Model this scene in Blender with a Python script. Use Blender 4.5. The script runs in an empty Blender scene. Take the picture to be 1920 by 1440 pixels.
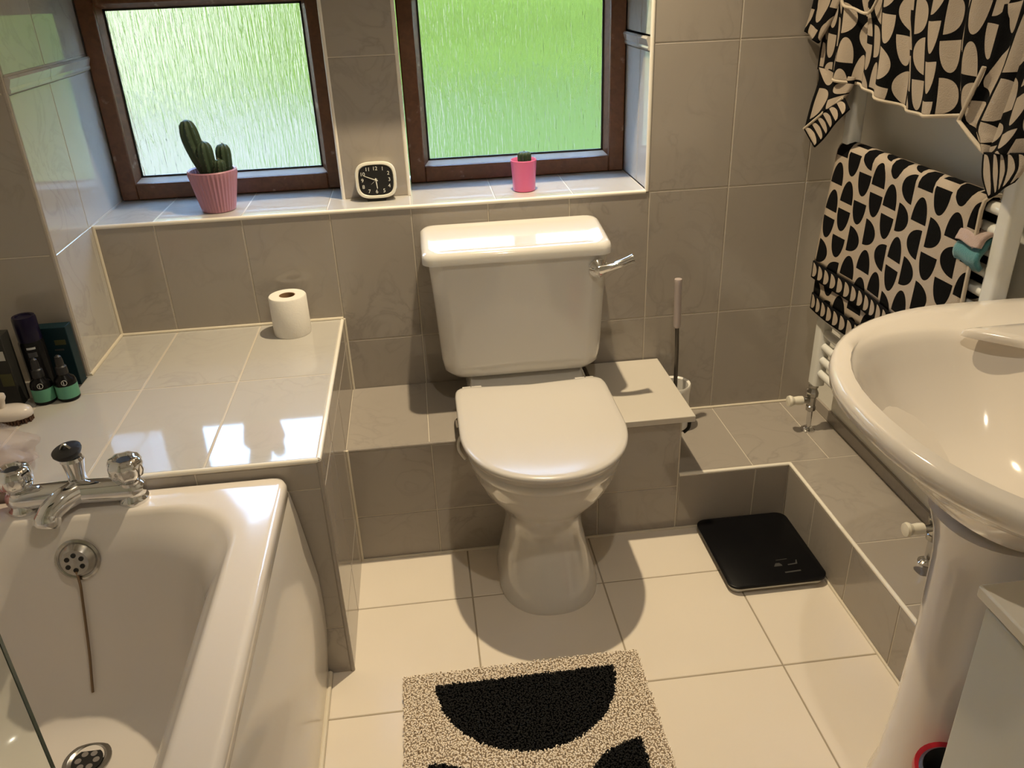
import bpy, bmesh, math, random
from mathutils import Vector, Matrix
random.seed(7)
S = bpy.context.scene
COL = S.collection
PI = math.pi

# ------------------------------------------------------------------ camera
cam_d = bpy.data.cameras.new('camera'); cam = bpy.data.objects.new('camera', cam_d); COL.objects.link(cam)
cam_d.sensor_width = 36.0; cam_d.lens = 36.0 * 1546.84 / 1920.0; cam_d.clip_start = 0.02
RX = Vector((0.99218964, -0.11962953, -0.03533399))
FW = Vector((0.09124094, 0.8891735, -0.44838106))
UP = Vector((0.08505766, 0.44165513, 0.89314385))
cam.matrix_world = Matrix(((RX.x, UP.x, -FW.x, -0.1426), (RX.y, UP.y, -FW.y, -2.1532), (RX.z, UP.z, -FW.z, 1.4001), (0, 0, 0, 1)))
S.camera = cam

# ------------------------------------------------------------------ view, world, sun, lamps
vs = S.view_settings
vs.view_transform = 'Standard'; vs.look = 'None'; vs.gamma = 1.0; vs.use_curve_mapping = False
vs.exposure = 0.42
S.cycles.use_denoising = True
S.cycles.max_bounces = 14; S.cycles.diffuse_bounces = 6; S.cycles.glossy_bounces = 5; S.cycles.transmission_bounces = 8
S.cycles.sample_clamp_indirect = 6.0; S.cycles.blur_glossy = 0.3

w = bpy.data.worlds.new('sky'); S.world = w; w.use_nodes = True
nt = w.node_tree; nt.nodes.clear()
sky = nt.nodes.new('ShaderNodeTexSky'); sky.sky_type = 'NISHITA'; sky.sun_disc = False
sky.sun_elevation = math.radians(42); sky.sun_rotation = math.radians(180); sky.air_density = 1.0; sky.dust_density = 1.2; sky.ozone_density = 1.0
bg = nt.nodes.new('ShaderNodeBackground'); bg.inputs['Strength'].default_value = 4.2
wo = nt.nodes.new('ShaderNodeOutputWorld')
nt.links.new(sky.outputs[0], bg.inputs['Color']); nt.links.new(bg.outputs[0], wo.inputs['Surface'])

sun_d = bpy.data.lights.new('sun', 'SUN'); sun = bpy.data.objects.new('sun', sun_d); COL.objects.link(sun)
sun_d.energy = 1.6; sun_d.angle = math.radians(2); sun_d.color = (1.0, 0.95, 0.86)
sun.rotation_euler = Vector((0.12, 0.72, -0.68)).to_track_quat('-Z', 'Y').to_euler()   # from behind the house, over the roof onto the garden

LAMP = (1.0, 0.81, 0.53)
def downlight_lamp(loc, watts, col=LAMP, spot=math.radians(96), blend=0.9, rad=0.02):
    d = bpy.data.lights.new('ceiling_spot', 'SPOT'); o = bpy.data.objects.new('ceiling_spot', d); COL.objects.link(o)
    d.energy = watts; d.color = col; d.spot_size = spot; d.spot_blend = blend; d.shadow_soft_size = rad
    o.location = loc
    return o
L1 = (0.10, -0.27, 2.345)
L2 = (0.17, -1.50, 2.345)
downlight_lamp(L1, 112)
downlight_lamp(L2, 18, (1.0, 0.88, 0.70), math.radians(164))

# ------------------------------------------------------------------ node helpers / materials
def nmat(name):
    m = bpy.data.materials.new(name); m.use_nodes = True
    t = m.node_tree; t.nodes.clear()
    o = t.nodes.new('ShaderNodeOutputMaterial'); b = t.nodes.new('ShaderNodeBsdfPrincipled')
    t.links.new(b.outputs[0], o.inputs[0])
    return m, t, b
def N(t, kind, **kw):
    n = t.nodes.new(kind)
    for k, v in kw.items(): setattr(n, k, v)
    return n
def math_n(t, op, a, b=None, c=None):
    n = t.nodes.new('ShaderNodeMath'); n.operation = op
    for i, v in enumerate((a, b, c)):
        if v is None: continue
        if isinstance(v, (int, float)): n.inputs[i].default_value = v
        else: t.links.new(v, n.inputs[i])
    return n.outputs[0]
def mixc(t, f, a, b):
    n = t.nodes.new('ShaderNodeMix'); n.data_type = 'RGBA'
    for i, v in ((0, f), (6, a), (7, b)):
        if isinstance(v, (int, float)): n.inputs[i].default_value = v
        elif isinstance(v, tuple): n.inputs[i].default_value = v + (1,) if len(v) == 3 else v
        else: t.links.new(v, n.inputs[i])
    return n.outputs[2]
def rgb(r, g, b):  # sRGB 0-255 -> linear
    f = lambda c: (c / 255 / 12.92) if c / 255 <= 0.04045 else ((c / 255 + 0.055) / 1.055) ** 2.4
    return (f(r), f(g), f(b))
def plain(name, col, rough=0.5, metal=0.0, coat=0.0, noise=0.0, nscale=30, bump=0.0, spec=0.5, trans=0.0, ior=1.45, sheen=0.0):
    m, t, b = nmat(name)
    b.inputs['Base Color'].default_value = col + (1,); b.inputs['Roughness'].default_value = rough; b.inputs['Metallic'].default_value = metal
    b.inputs['Coat Weight'].default_value = coat; b.inputs['Coat Roughness'].default_value = 0.05
    b.inputs['Specular IOR Level'].default_value = spec; b.inputs['IOR'].default_value = ior
    b.inputs['Transmission Weight'].default_value = trans; b.inputs['Sheen Weight'].default_value = sheen
    if noise or bump:
        g = N(t, 'ShaderNodeNewGeometry'); nz = N(t, 'ShaderNodeTexNoise'); nz.inputs['Scale'].default_value = nscale; nz.inputs['Detail'].default_value = 4
        t.links.new(g.outputs['Position'], nz.inputs['Vector'])
        if noise:
            lo = tuple(max(0, c * (1 - noise)) for c in col); hi = tuple(min(1, c * (1 + noise)) for c in col)
            t.links.new(mixc(t, nz.outputs[0], lo, hi), b.inputs['Base Color'])
        if bump:
            bp = N(t, 'ShaderNodeBump'); bp.inputs['Strength'].default_value = bump; bp.inputs['Distance'].default_value = 0.002
            t.links.new(nz.outputs[0], bp.inputs['Height']); t.links.new(bp.outputs[0], b.inputs['Normal'])
    return m
def marble(name, base, vein, rough, vstr=0.35):
    m, t, b = nmat(name)
    g = N(t, 'ShaderNodeNewGeometry'); oi = N(t, 'ShaderNodeObjectInfo')
    off = N(t, 'ShaderNodeVectorMath', operation='SCALE'); cmb = N(t, 'ShaderNodeCombineXYZ')
    t.links.new(oi.outputs['Random'], cmb.inputs[0]); t.links.new(oi.outputs['Random'], cmb.inputs[1]); t.links.new(oi.outputs['Random'], cmb.inputs[2])
    t.links.new(cmb.outputs[0], off.inputs[0]); off.inputs['Scale'].default_value = 17.0
    add = N(t, 'ShaderNodeVectorMath', operation='ADD'); t.links.new(g.outputs['Position'], add.inputs[0]); t.links.new(off.outputs[0], add.inputs[1])
    wv = N(t, 'ShaderNodeTexNoise'); wv.inputs['Scale'].default_value = 7.0; wv.inputs['Detail'].default_value = 5; wv.inputs['Distortion'].default_value = 1.6
    t.links.new(add.outputs[0], wv.inputs['Vector'])
    d = math_n(t, 'ABSOLUTE', math_n(t, 'SUBTRACT', wv.outputs[0], 0.5))
    v = math_n(t, 'MULTIPLY', math_n(t, 'POWER', math_n(t, 'SUBTRACT', 1.0, math_n(t, 'MINIMUM', math_n(t, 'MULTIPLY', d, 14.0), 1.0)), 2.0), vstr)
    big = N(t, 'ShaderNodeTexNoise'); big.inputs['Scale'].default_value = 3.0; t.links.new(add.outputs[0], big.inputs['Vector'])
    mask = math_n(t, 'MULTIPLY', v, math_n(t, 'MULTIPLY', math_n(t, 'SUBTRACT', big.outputs[0], 0.42), 6.0))
    mask = math_n(t, 'MINIMUM', math_n(t, 'MAXIMUM', mask, 0.0), 1.0)
    c1 = mixc(t, big.outputs[0], tuple(c * 0.94 for c in base), tuple(min(1, c * 1.05) for c in base))
    t.links.new(mixc(t, mask, c1, vein), b.inputs['Base Color'])
    b.inputs['Roughness'].default_value = rough; b.inputs['Specular IOR Level'].default_value = 0.6
    return m
MT = {}
MT['wall_tile'] = marble('wall_tile_glaze', (0.345, 0.31, 0.275), (0.23, 0.21, 0.20), 0.12)
MT['sill_and_daylit_tile'] = marble('sill_and_daylit_tile_glaze', (0.48, 0.46, 0.43), (0.33, 0.315, 0.305), 0.06, 0.25)  # sill and shelf glaze; also brightens the recess sides as painted daylight
MT['floor_tile'] = plain('floor_tile_glaze', (0.76, 0.69, 0.60), 0.22, noise=0.03, nscale=6)
MT['grout'] = plain('grout', (0.52, 0.47, 0.40), 0.8)
MT['floor_grout'] = plain('floor_grout', (0.34, 0.29, 0.22), 0.9)
MT['edge_trim'] = plain('white_plastic_trim', (0.80, 0.76, 0.68), 0.25)
MT['paint'] = plain('wall_paint', (0.82, 0.80, 0.74), 0.55, noise=0.02, nscale=4)
MT['ceil'] = plain('ceiling_paint', (0.78, 0.76, 0.72), 0.8)
MT['ceramic'] = plain('white_ceramic', (0.64, 0.62, 0.59), 0.09, coat=0.5)
MT['sinkceramic'] = plain('champagne_ceramic', (0.74, 0.68, 0.61), 0.09, coat=0.5)
MT['acrylic'] = plain('bath_acrylic', (0.72, 0.67, 0.63), 0.14, coat=0.4)
MT['panel'] = plain('bath_panel_acrylic', (0.66, 0.62, 0.57), 0.2, coat=0.3)
MT['lid'] = plain('toilet_lid_plastic', (0.58, 0.55, 0.52), 0.2)
MT['board'] = plain('white_board', (0.58, 0.54, 0.48), 0.35)
MT['chrome'] = plain('chrome', (0.75, 0.75, 0.76), 0.07, metal=1.0)
MT['dullchrome'] = plain('worn_chrome', (0.45, 0.44, 0.42), 0.22, metal=1.0, noise=0.2, nscale=90)
MT['dark'] = plain('dark_hole', (0.008, 0.008, 0.008), 0.6)
MT['black'] = plain('black_rubber', (0.012, 0.012, 0.014), 0.45)
MT['white_plastic'] = plain('white_plastic', (0.78, 0.76, 0.72), 0.3)
MT['cream_plastic'] = plain('cream_plastic', (0.74, 0.70, 0.60), 0.35)
MT['rad'] = plain('white_enamel', (0.72, 0.72, 0.69), 0.22, coat=0.2)
MT['paper'] = plain('toilet_paper', (0.80, 0.77, 0.72), 0.95, bump=0.3, nscale=220)
MT['card_tube'] = plain('cardboard', (0.30, 0.18, 0.09), 0.9)
MT['black_glass'] = plain('black_glass', (0.004, 0.004, 0.005), 0.35, spec=0.15)
MT['silver'] = plain('silver_plastic', (0.45, 0.45, 0.43), 0.35, metal=0.6)
MT['lcd'] = plain('grey_display_print', (0.045, 0.045, 0.045), 0.4)
MT['pinkpot'] = plain('lilac_pink_ceramic', (0.42, 0.20, 0.26), 0.4)
MT['pinkglass'] = plain('pink_pot_plastic', (0.76, 0.16, 0.33), 0.3, coat=0.2)
MT['soil'] = plain('soil', (0.03, 0.02, 0.012), 1.0, bump=1.0, nscale=300)
MT['cactus'] = plain('cactus_green', (0.030, 0.055, 0.028), 0.6, noise=0.35, nscale=80)
MT['spine'] = plain('cactus_spine', (0.30, 0.26, 0.16), 0.6)
MT['clock_case'] = plain('clock_case', (0.72, 0.70, 0.62), 0.35)
MT['clock_face'] = plain('clock_face', (0.008, 0.008, 0.009), 0.5)
MT['clock_print'] = plain('clock_print', (0.70, 0.70, 0.64), 0.6)
MT['bottle_black'] = plain('black_bottle', (0.006, 0.006, 0.007), 0.25, spec=0.2)
MT['bottle_purple'] = plain('purple_bottle', (0.006, 0.004, 0.020), 0.3, spec=0.25)
MT['carton_teal'] = plain('teal_carton', (0.006, 0.022, 0.030), 0.5, spec=0.2)
MT['carton_grey'] = plain('grey_carton', (0.030, 0.030, 0.028), 0.5, spec=0.2)
MT['label_green'] = plain('green_label', (0.10, 0.30, 0.20), 0.5)
MT['label_white'] = plain('label_print', (0.42, 0.42, 0.40), 0.6)
MT['olive'] = plain('olive_print', (0.06, 0.06, 0.02), 0.6)
MT['lilac'] = plain('lilac_plastic', (0.20, 0.13, 0.28), 0.4)
MT['bristle'] = plain('brown_bristle', (0.10, 0.05, 0.03), 0.8)
MT['brush_body'] = plain('ivory_brush', (0.66, 0.60, 0.54), 0.25)
MT['dark_steel'] = plain('dark_steel', (0.10, 0.09, 0.08), 0.35, metal=0.7)
MT['mauve'] = plain('grey_mauve_plastic', (0.42, 0.36, 0.35), 0.4)
MT['pink_sponge'] = plain('pink_sponge', (0.78, 0.42, 0.38), 0.9, noise=0.2, nscale=60)
MT['teal_cloth'] = plain('teal_cloth', (0.06, 0.20, 0.22), 0.95, bump=0.8, nscale=400, sheen=0.3)
MT['pink_cloth'] = plain('pale_pink_cloth', (0.40, 0.30, 0.27), 0.95, bump=0.8, nscale=400, sheen=0.3)
MT['red'] = plain('red_plastic', (0.50, 0.02, 0.035), 0.35, noise=0.3, nscale=60)
MT['grey_rubber'] = plain('grey_rubber', (0.05, 0.05, 0.055), 0.4)
MT['cab'] = plain('white_laminate', (0.62, 0.61, 0.55), 0.35)
MT['cab_top'] = plain('cream_laminate_top', (0.78, 0.72, 0.60), 0.3)
MT['beige_pile'] = plain('beige_pile', (0.80, 0.71, 0.60), 1.0, noise=0.22, nscale=260, sheen=0.2)
MT['black_pile'] = plain('black_pile', (0.006, 0.006, 0.007), 1.0, noise=0.3, nscale=200)
MT['hem'] = plain('cream_hem', (0.50, 0.43, 0.34), 0.95)
MT['silicone'] = plain('silicone_seal', (0.68, 0.62, 0.51), 0.35)
MT['chain'] = plain('bronze_chain', (0.22, 0.16, 0.11), 0.35, metal=1.0)
MT['lawn'] = plain('lawn', (0.029, 0.045, 0.0135), 1.0, noise=0.45, nscale=2.0, spec=0.0)
MT['hedge'] = plain('hedge_leaf', (0.0255, 0.0425, 0.0095), 0.9, noise=0.95, nscale=1.3, spec=0.0)
MT['patio'] = plain('pale_patio', (0.066, 0.066, 0.050), 0.9, noise=0.3, nscale=2.0, spec=0.0)
MT['render'] = plain('pale_render', (0.062, 0.068, 0.047), 0.9, spec=0.0, noise=0.35, nscale=1.5)

def wood_mat():
    m, t, b = nmat('stained_wood')
    g = N(t, 'ShaderNodeTexCoord'); mp = N(t, 'ShaderNodeMapping'); mp.inputs['Scale'].default_value = (60, 60, 60)
    nz = N(t, 'ShaderNodeTexNoise'); nz.inputs['Scale'].default_value = 1.0; nz.inputs['Detail'].default_value = 6; nz.inputs['Distortion'].default_value = 0.8
    t.links.new(g.outputs['Object'], mp.inputs[0]); t.links.new(mp.outputs[0], nz.inputs['Vector'])
    wear = N(t, 'ShaderNodeTexNoise'); wear.inputs['Scale'].default_value = 28.0; wear.inputs['Detail'].default_value = 8
    t.links.new(g.outputs['Object'], wear.inputs['Vector'])
    c = mixc(t, nz.outputs[0], (0.07, 0.026, 0.010), (0.22, 0.090, 0.036))
    wm = math_n(t, 'MINIMUM', math_n(t, 'MAXIMUM', math_n(t, 'MULTIPLY', math_n(t, 'SUBTRACT', wear.outputs[0], 0.64), 9.0), 0.0), 0.7)
    t.links.new(mixc(t, wm, c, (0.36, 0.25, 0.18)), b.inputs['Base Color']); b.inputs['Roughness'].default_value = 0.42
    return m
MT['wood'] = wood_mat()
def glass_mat():
    m, t, b = nmat('rain_glass')
    t.nodes.remove(b); o = [n for n in t.nodes if n.type == 'OUTPUT_MATERIAL'][0]
    gl = N(t, 'ShaderNodeBsdfGlass'); gl.inputs['Roughness'].default_value = 0.18; gl.inputs['IOR'].default_value = 1.40
    gl.inputs['Color'].default_value = (0.97, 0.99, 0.97, 1)
    g = N(t, 'ShaderNodeNewGeometry'); mp = N(t, 'ShaderNodeMapping'); mp.inputs['Scale'].default_value = (170, 170, 16)
    nz = N(t, 'ShaderNodeTexNoise'); nz.inputs['Scale'].default_value = 1.0; nz.inputs['Detail'].default_value = 3.0; nz.inputs['Distortion'].default_value = 0.5
    t.links.new(g.outputs['Position'], mp.inputs[0]); t.links.new(mp.outputs[0], nz.inputs['Vector'])
    bp = N(t, 'ShaderNodeBump'); bp.inputs['Strength'].default_value = 1.0; bp.inputs['Distance'].default_value = 0.004
    t.links.new(nz.outputs[0], bp.inputs['Height']); t.links.new(bp.outputs[0], gl.inputs['Normal'])
    t.links.new(gl.outputs[0], o.inputs[0])
    return m
MT['rain_glass'] = glass_mat()
def clear_glass():
    m, t, b = nmat('screen_glass')
    t.nodes.remove(b); o = [n for n in t.nodes if n.type == 'OUTPUT_MATERIAL'][0]
    tr = N(t, 'ShaderNodeBsdfTransparent'); tr.inputs[0].default_value = (0.94, 0.96, 0.94, 1)
    gs = N(t, 'ShaderNodeBsdfGlossy'); gs.inputs['Roughness'].default_value = 0.02
    lw = N(t, 'ShaderNodeLayerWeight'); lw.inputs[0].default_value = 0.12
    mx = N(t, 'ShaderNodeMixShader'); t.links.new(lw.outputs[0], mx.inputs[0]); t.links.new(tr.outputs[0], mx.inputs[1]); t.links.new(gs.outputs[0], mx.inputs[2])
    t.links.new(mx.outputs[0], o.inputs[0]); return m
MT['screen_glass'] = clear_glass()
MT['glass_edge'] = plain('glass_edge', (0.04, 0.06, 0.045), 0.15)
def film_mat():
    m, t, b = nmat('clear_film')
    t.nodes.remove(b); o = [n for n in t.nodes if n.type == 'OUTPUT_MATERIAL'][0]
    tr = N(t, 'ShaderNodeBsdfTransparent'); tr.inputs[0].default_value = (0.95, 0.92, 0.92, 1)
    pr = N(t, 'ShaderNodeBsdfPrincipled'); pr.inputs['Base Color'].default_value = (0.85, 0.78, 0.78, 1); pr.inputs['Roughness'].default_value = 0.2
    mx = N(t, 'ShaderNodeMixShader'); mx.inputs[0].default_value = 0.15
    t.links.new(tr.outputs[0], mx.inputs[1]); t.links.new(pr.outputs[0], mx.inputs[2]); t.links.new(mx.outputs[0], o.inputs[0]); return m
MT['film'] = film_mat()

def moon_mat(name, ground, moon, cw, ch, fill=1.0, mode='random', rnd=0.0):
    """printed half-moons: one half ellipse in each cell of the cloth's own UV (metres)"""
    m, t, b = nmat(name)
    uv = N(t, 'ShaderNodeUVMap'); sp = N(t, 'ShaderNodeSeparateXYZ'); t.links.new(uv.outputs[0], sp.inputs[0])
    u = math_n(t, 'DIVIDE', sp.outputs[0], cw); v = math_n(t, 'DIVIDE', sp.outputs[1], ch)
    iu = math_n(t, 'FLOOR', u)
    v = math_n(t, 'ADD', v, math_n(t, 'MULTIPLY', math_n(t, 'MODULO', iu, 2.0), 0.5)) if mode == 'random' else v
    iv = math_n(t, 'FLOOR', v)
    pu = math_n(t, 'SUBTRACT', math_n(t, 'SUBTRACT', u, iu), 0.5); pv = math_n(t, 'SUBTRACT', math_n(t, 'SUBTRACT', v, iv), 0.5)
    if mode == 'random':
        cb = N(t, 'ShaderNodeCombineXYZ'); t.links.new(iu, cb.inputs[0]); t.links.new(iv, cb.inputs[1]); cb.inputs[2].default_value = 3.7
        wn = N(t, 'ShaderNodeTexWhiteNoise'); wn.noise_dimensions = '3D'; t.links.new(cb.outputs[0], wn.inputs['Vector'])
        r = wn.outputs['Value']
        s1 = math_n(t, 'SUBTRACT', math_n(t, 'MULTIPLY', math_n(t, 'GREATER_THAN', r, 0.40), 2.0), 1.0)
        turn = math_n(t, 'GREATER_THAN', math_n(t, 'FRACT', math_n(t, 'MULTIPLY', r, 7.31)), 0.66)
        a = math_n(t, 'ADD', math_n(t, 'MULTIPLY', pu, math_n(t, 'SUBTRACT', 1.0, turn)), math_n(t, 'MULTIPLY', pv, turn))
        c = math_n(t, 'ADD', math_n(t, 'MULTIPLY', pv, math_n(t, 'SUBTRACT', 1.0, turn)), math_n(t, 'MULTIPLY', pu, turn))
        c = math_n(t, 'MULTIPLY', c, s1)
    else:
        a, c = pv, math_n(t, 'MULTIPLY', pu, 1.0)
    rx, ry, off = 0.46 * fill, 0.78 * fill, 0.37 * fill
    cc = math_n(t, 'ADD', c, off)
    e = math_n(t, 'ADD', math_n(t, 'POWER', math_n(t, 'DIVIDE', math_n(t, 'ABSOLUTE', a), rx), 2.0), math_n(t, 'POWER', math_n(t, 'DIVIDE', math_n(t, 'ABSOLUTE', cc), ry), 2.0))
    mask = math_n(t, 'MULTIPLY', math_n(t, 'LESS_THAN', e, 1.0), math_n(t, 'GREATER_THAN', cc, 0.0))
    t.links.new(mixc(t, mask, ground, moon), b.inputs['Base Color']); b.inputs['Roughness'].default_value = 0.95; b.inputs['Specular IOR Level'].default_value = 0.12
    g = N(t, 'ShaderNodeNewGeometry'); nz = N(t, 'ShaderNodeTexNoise'); nz.inputs['Scale'].default_value = 500; t.links.new(g.outputs['Position'], nz.inputs['Vector'])
    bp = N(t, 'ShaderNodeBump'); bp.inputs['Strength'].default_value = 0.6; bp.inputs['Distance'].default_value = 0.002
    t.links.new(nz.outputs[0], bp.inputs['Height']); t.links.new(bp.outputs[0], b.inputs['Normal'])
    return m
BEIGE, BLK = (0.40, 0.335, 0.27), (0.003, 0.003, 0.0035)
MT['towel_light'] = moon_mat('beige_towel_black_moons', BEIGE, BLK, 0.060, 0.068)
MT['towel_dark'] = moon_mat('black_towel_beige_moons', BLK, BEIGE, 0.066, 0.074, 1.02)
MT['towel_border'] = moon_mat('towel_border_moons', BLK, BEIGE, 0.030, 0.042, 0.9, mode='row')

# ------------------------------------------------------------------ mesh helpers
def link(name, me, mat, parent=None, smooth=None):
    o = bpy.data.objects.new(name, me); COL.objects.link(o)
    if mat is not None and len(me.materials) == 0: me.materials.append(MT[mat] if isinstance(mat, str) else mat)
    if smooth is not None:
        me.shade_smooth()
        me.set_sharp_from_angle(angle=math.radians(smooth))
    if parent is not None:
        o.parent = parent; o.matrix_parent_inverse = parent.matrix_basis.inverted()
    return o
class MB:
    def __init__(s): s.v, s.f = [], []
    def add(s, vs, fs):
        k = len(s.v); s.v += [tuple(p) for p in vs]; s.f += [tuple(i + k for i in f) for f in fs]; return s
    def box(s, a, b):
        x0, y0, z0 = (min(p, q) for p, q in zip(a, b)); x1, y1, z1 = (max(p, q) for p, q in zip(a, b))
        return s.add([(x0,y0,z0),(x1,y0,z0),(x1,y1,z0),(x0,y1,z0),(x0,y0,z1),(x1,y0,z1),(x1,y1,z1),(x0,y1,z1)],
                     [(0,3,2,1),(4,5,6,7),(0,1,5,4),(1,2,6,5),(2,3,7,6),(3,0,4,7)])
    def loft(s, rings, cap0=True, cap1=True):
        n = len(rings[0]); vs = [p for r in rings for p in r]; fs = []
        for i in range(len(rings) - 1):
            for j in range(n):
                k = (j + 1) % n
                fs.append((i*n+j, i*n+k, (i+1)*n+k, (i+1)*n+j))
        if cap0: fs.append(tuple(reversed(range(n))))
        if cap1: fs.append(tuple((len(rings)-1)*n + j for j in range(n)))
        return s.add(vs, fs)
    def lathe(s, prof, c, n=28, axis='z', cap0=True, cap1=True):
        """prof: [(r, h)]; c: origin; axis: direction of h (vector or 'x','y','z')"""
        ax = {'x': Vector((1,0,0)), 'y': Vector((0,1,0)), 'z': Vector((0,0,1))}[axis] if isinstance(axis, str) else Vector(axis).normalized()
        t = Vector((0,0,1)) if abs(ax.z) < 0.9 else Vector((1,0,0))
        e1 = t.cross(ax).normalized() if abs(ax.z) < 0.9 else Vector((1,0,0)) - ax * ax.x
        e1.normalize(); e2 = ax.cross(e1); c = Vector(c)
        rings = [[c + ax*h + (e1*math.cos(2*PI*j/n) + e2*math.sin(2*PI*j/n))*r for j in range(n)] for r, h in prof]
        return s.loft(rings, cap0, cap1)
    def tube(s, pts, r, n=12, caps=True):
        pts = [Vector(p) for p in pts]; rs = r if isinstance(r, (list, tuple)) else [r]*len(pts)
        rings = []; prev = None
        for i, p in enumerate(pts):
            d = (pts[min(i+1, len(pts)-1)] - pts[max(i-1, 0)]).normalized()
            if prev is None:
                a = Vector((0,0,1)) if abs(d.z) < 0.9 else Vector((1,0,0)); e1 = a.cross(d).normalized()
            else:
                e1 = (prev - d * prev.dot(d)).normalized()
            prev = e1; e2 = d.cross(e1)
            rings.append([p + (e1*math.cos(2*PI*j/n) + e2*math.sin(2*PI*j/n))*rs[i] for j in range(n)])
        return s.loft(rings, caps, caps)
    def mesh(s, name):
        me = bpy.data.meshes.new(name); me.from_pydata(s.v, [], s.f); me.update()
        bm = bmesh.new(); bm.from_mesh(me); bmesh.ops.recalc_face_normals(bm, faces=bm.faces); bm.to_mesh(me); bm.free()
        return me
    def build(s, name, mat, parent=None, smooth=35):
        return link(name, s.mesh(name), mat, parent, smooth)
def bez(o, width, seg=3):
    md = o.modifiers.new('bevel', 'BEVEL'); md.width = width; md.segments = seg; md.limit_method = 'ANGLE'; md.angle_limit = math.radians(40)
    return o
def rbox(name, a, b, mat, parent=None, bev=0.003, seg=2):
    o = MB().box(a, b).build(name, mat, parent, smooth=50); return bez(o, bev, seg)
def arc(pts, n=8):
    """Catmull-Rom through points"""
    P_ = [Vector(p) for p in pts]; out = []
    for i in range(len(P_) - 1):
        p0, p1, p2, p3 = P_[max(i-1,0)], P_[i], P_[i+1], P_[min(i+2,len(P_)-1)]
        for k in range(n):
            t = k / n
            out.append(0.5*((2*p1) + (p2-p0)*t + (2*p0-5*p1+4*p2-p3)*t*t + (3*p1-p0-3*p2+p3)*t**3))
    out.append(P_[-1]); return out
def tag(o, label, cat, group=None, kind=None):
    o['label'] = label; o['category'] = cat
    if group: o['group'] = group
    if kind: o['kind'] = kind
    return o
def thing(name, loc, label, cat, group=None, kind=None):
    o = bpy.data.objects.new(name, None); COL.objects.link(o); o.location = loc; o.empty_display_size = 0.05
    bpy.context.view_layer.update()
    o.matrix_basis = Matrix.Translation(loc)
    return tag(o, label, cat, group, kind)
def struct(o, label, cat):
    o['kind'] = 'structure'; o['label'] = label; o['category'] = cat; return o
def rrect(cx, cy, hx, hy, r, z, n=8):
    r = min(r, hx*0.999, hy*0.999); out = []
    for (sx, sy, a0) in ((1,1,0), (-1,1,PI/2), (-1,-1,PI), (1,-1,1.5*PI)):
        for k in range(n + 1):
            a = a0 + (PI/2) * k / n
            out.append((cx + sx*(hx-r) + r*math.cos(a), cy + sy*(hy-r) + r*math.sin(a), z))
    return out
def dplan(cx, hw, yf, ym, yb, z, pf=2.0, pb=8.0, n=56):
    """D shaped plan: rounded front (-y), squarer back (+y)"""
    out = []
    for k in range(n):
        a = 2*PI*k/n; c, s_ = math.cos(a), math.sin(a); p = pf if s_ < 0 else pb
        x = math.copysign(abs(c)**(2/p), c)*hw; y = ym + (abs(s_)**(2/p))*((yb-ym) if s_ > 0 else (yf-ym))
        out.append((cx + x, y, z))
    return out

# tiles: each one an object of its own, alike sizes share a mesh
TILES = {}
def tile_mesh(wd, h, t, mat, gap):
    key = (round(wd, 3), round(h, 3), t, mat, gap)
    if key not in TILES:
        a, b, c = wd/2 - gap/2, h/2 - gap/2, 0.0012
        r0 = [(-a,-b,-t),(a,-b,-t),(a,b,-t),(-a,b,-t)]; r1 = [(x, y, -c) for x, y, _ in r0]
        r2 = [(-a+c,-b+c,0),(a-c,-b+c,0),(a-c,b-c,0),(-a+c,b-c,0)]
        me = MB().loft([r0, r1, r2], cap0=False).mesh('tile'); me.materials.append(MT[mat]); TILES[key] = me
    return TILES[key]
def tiles(parent, O, u, v, us, vs_, mat='wall_tile', t=0.006, gap=0.003, skip=None, name='tile'):
    u, v = Vector(u), Vector(v); n = u.cross(v); O = Vector(O)
    for i in range(len(us) - 1):
        for j in range(len(vs_) - 1):
            cu, cv = (us[i]+us[i+1])/2, (vs_[j]+vs_[j+1])/2
            if skip and skip(cu, cv): continue
            o = bpy.data.objects.new(name, tile_mesh(us[i+1]-us[i], vs_[j+1]-vs_[j], t, mat, gap)); COL.objects.link(o)
            p = O + u*cu + v*cv
            o.matrix_basis = Matrix(((u.x,v.x,n.x,p.x),(u.y,v.y,n.y,p.y),(u.z,v.z,n.z,p.z),(0,0,0,1)))
            o.parent = parent; o.matrix_parent_inverse = parent.matrix_basis.inverted()

# ------------------------------------------------------------------ the room
XL, XR, XB, XW, XE = -0.970, 0.459, -0.380, 1.001, 0.791      # recess left / right, shelf side, right wall, ledge edge
H1, H2, H3, ZS, ZH = 0.3435, 0.560, 0.1766, 0.860, 1.420      # platform, shelf, ledge, sill, window head
D1, D2, DN, DW = -0.347, -0.7414, -0.251, 0.251               # platform front, shelf front, niche return, window plane
XLW, YB, ZC = -1.205, -2.90, 2.36                             # left wall, wall behind the camera, ceiling
G = 0.0012                                                     # grout sits this far behind the tile face

floor = struct(MB().box((XLW-0.1, YB-0.1, -0.12), (XW+0.1, 0.3, -G)).build('floor', 'floor_grout', None), 'cream square tiles of the bathroom floor', 'floor')
fx = [-0.43, -0.097, 0.236, 0.569, XE+0.004]; fy = [YB] + [-0.5386-0.333*k for k in range(7, -1, -1)] + [D1]
fy = sorted(set(fy)); fy = [y for y in fy if y >= YB]
tiles(floor, (0,0,0), (1,0,0), (0,1,0), fx, fy, 'floor_tile', t=0.008, gap=0.0035)

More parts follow.
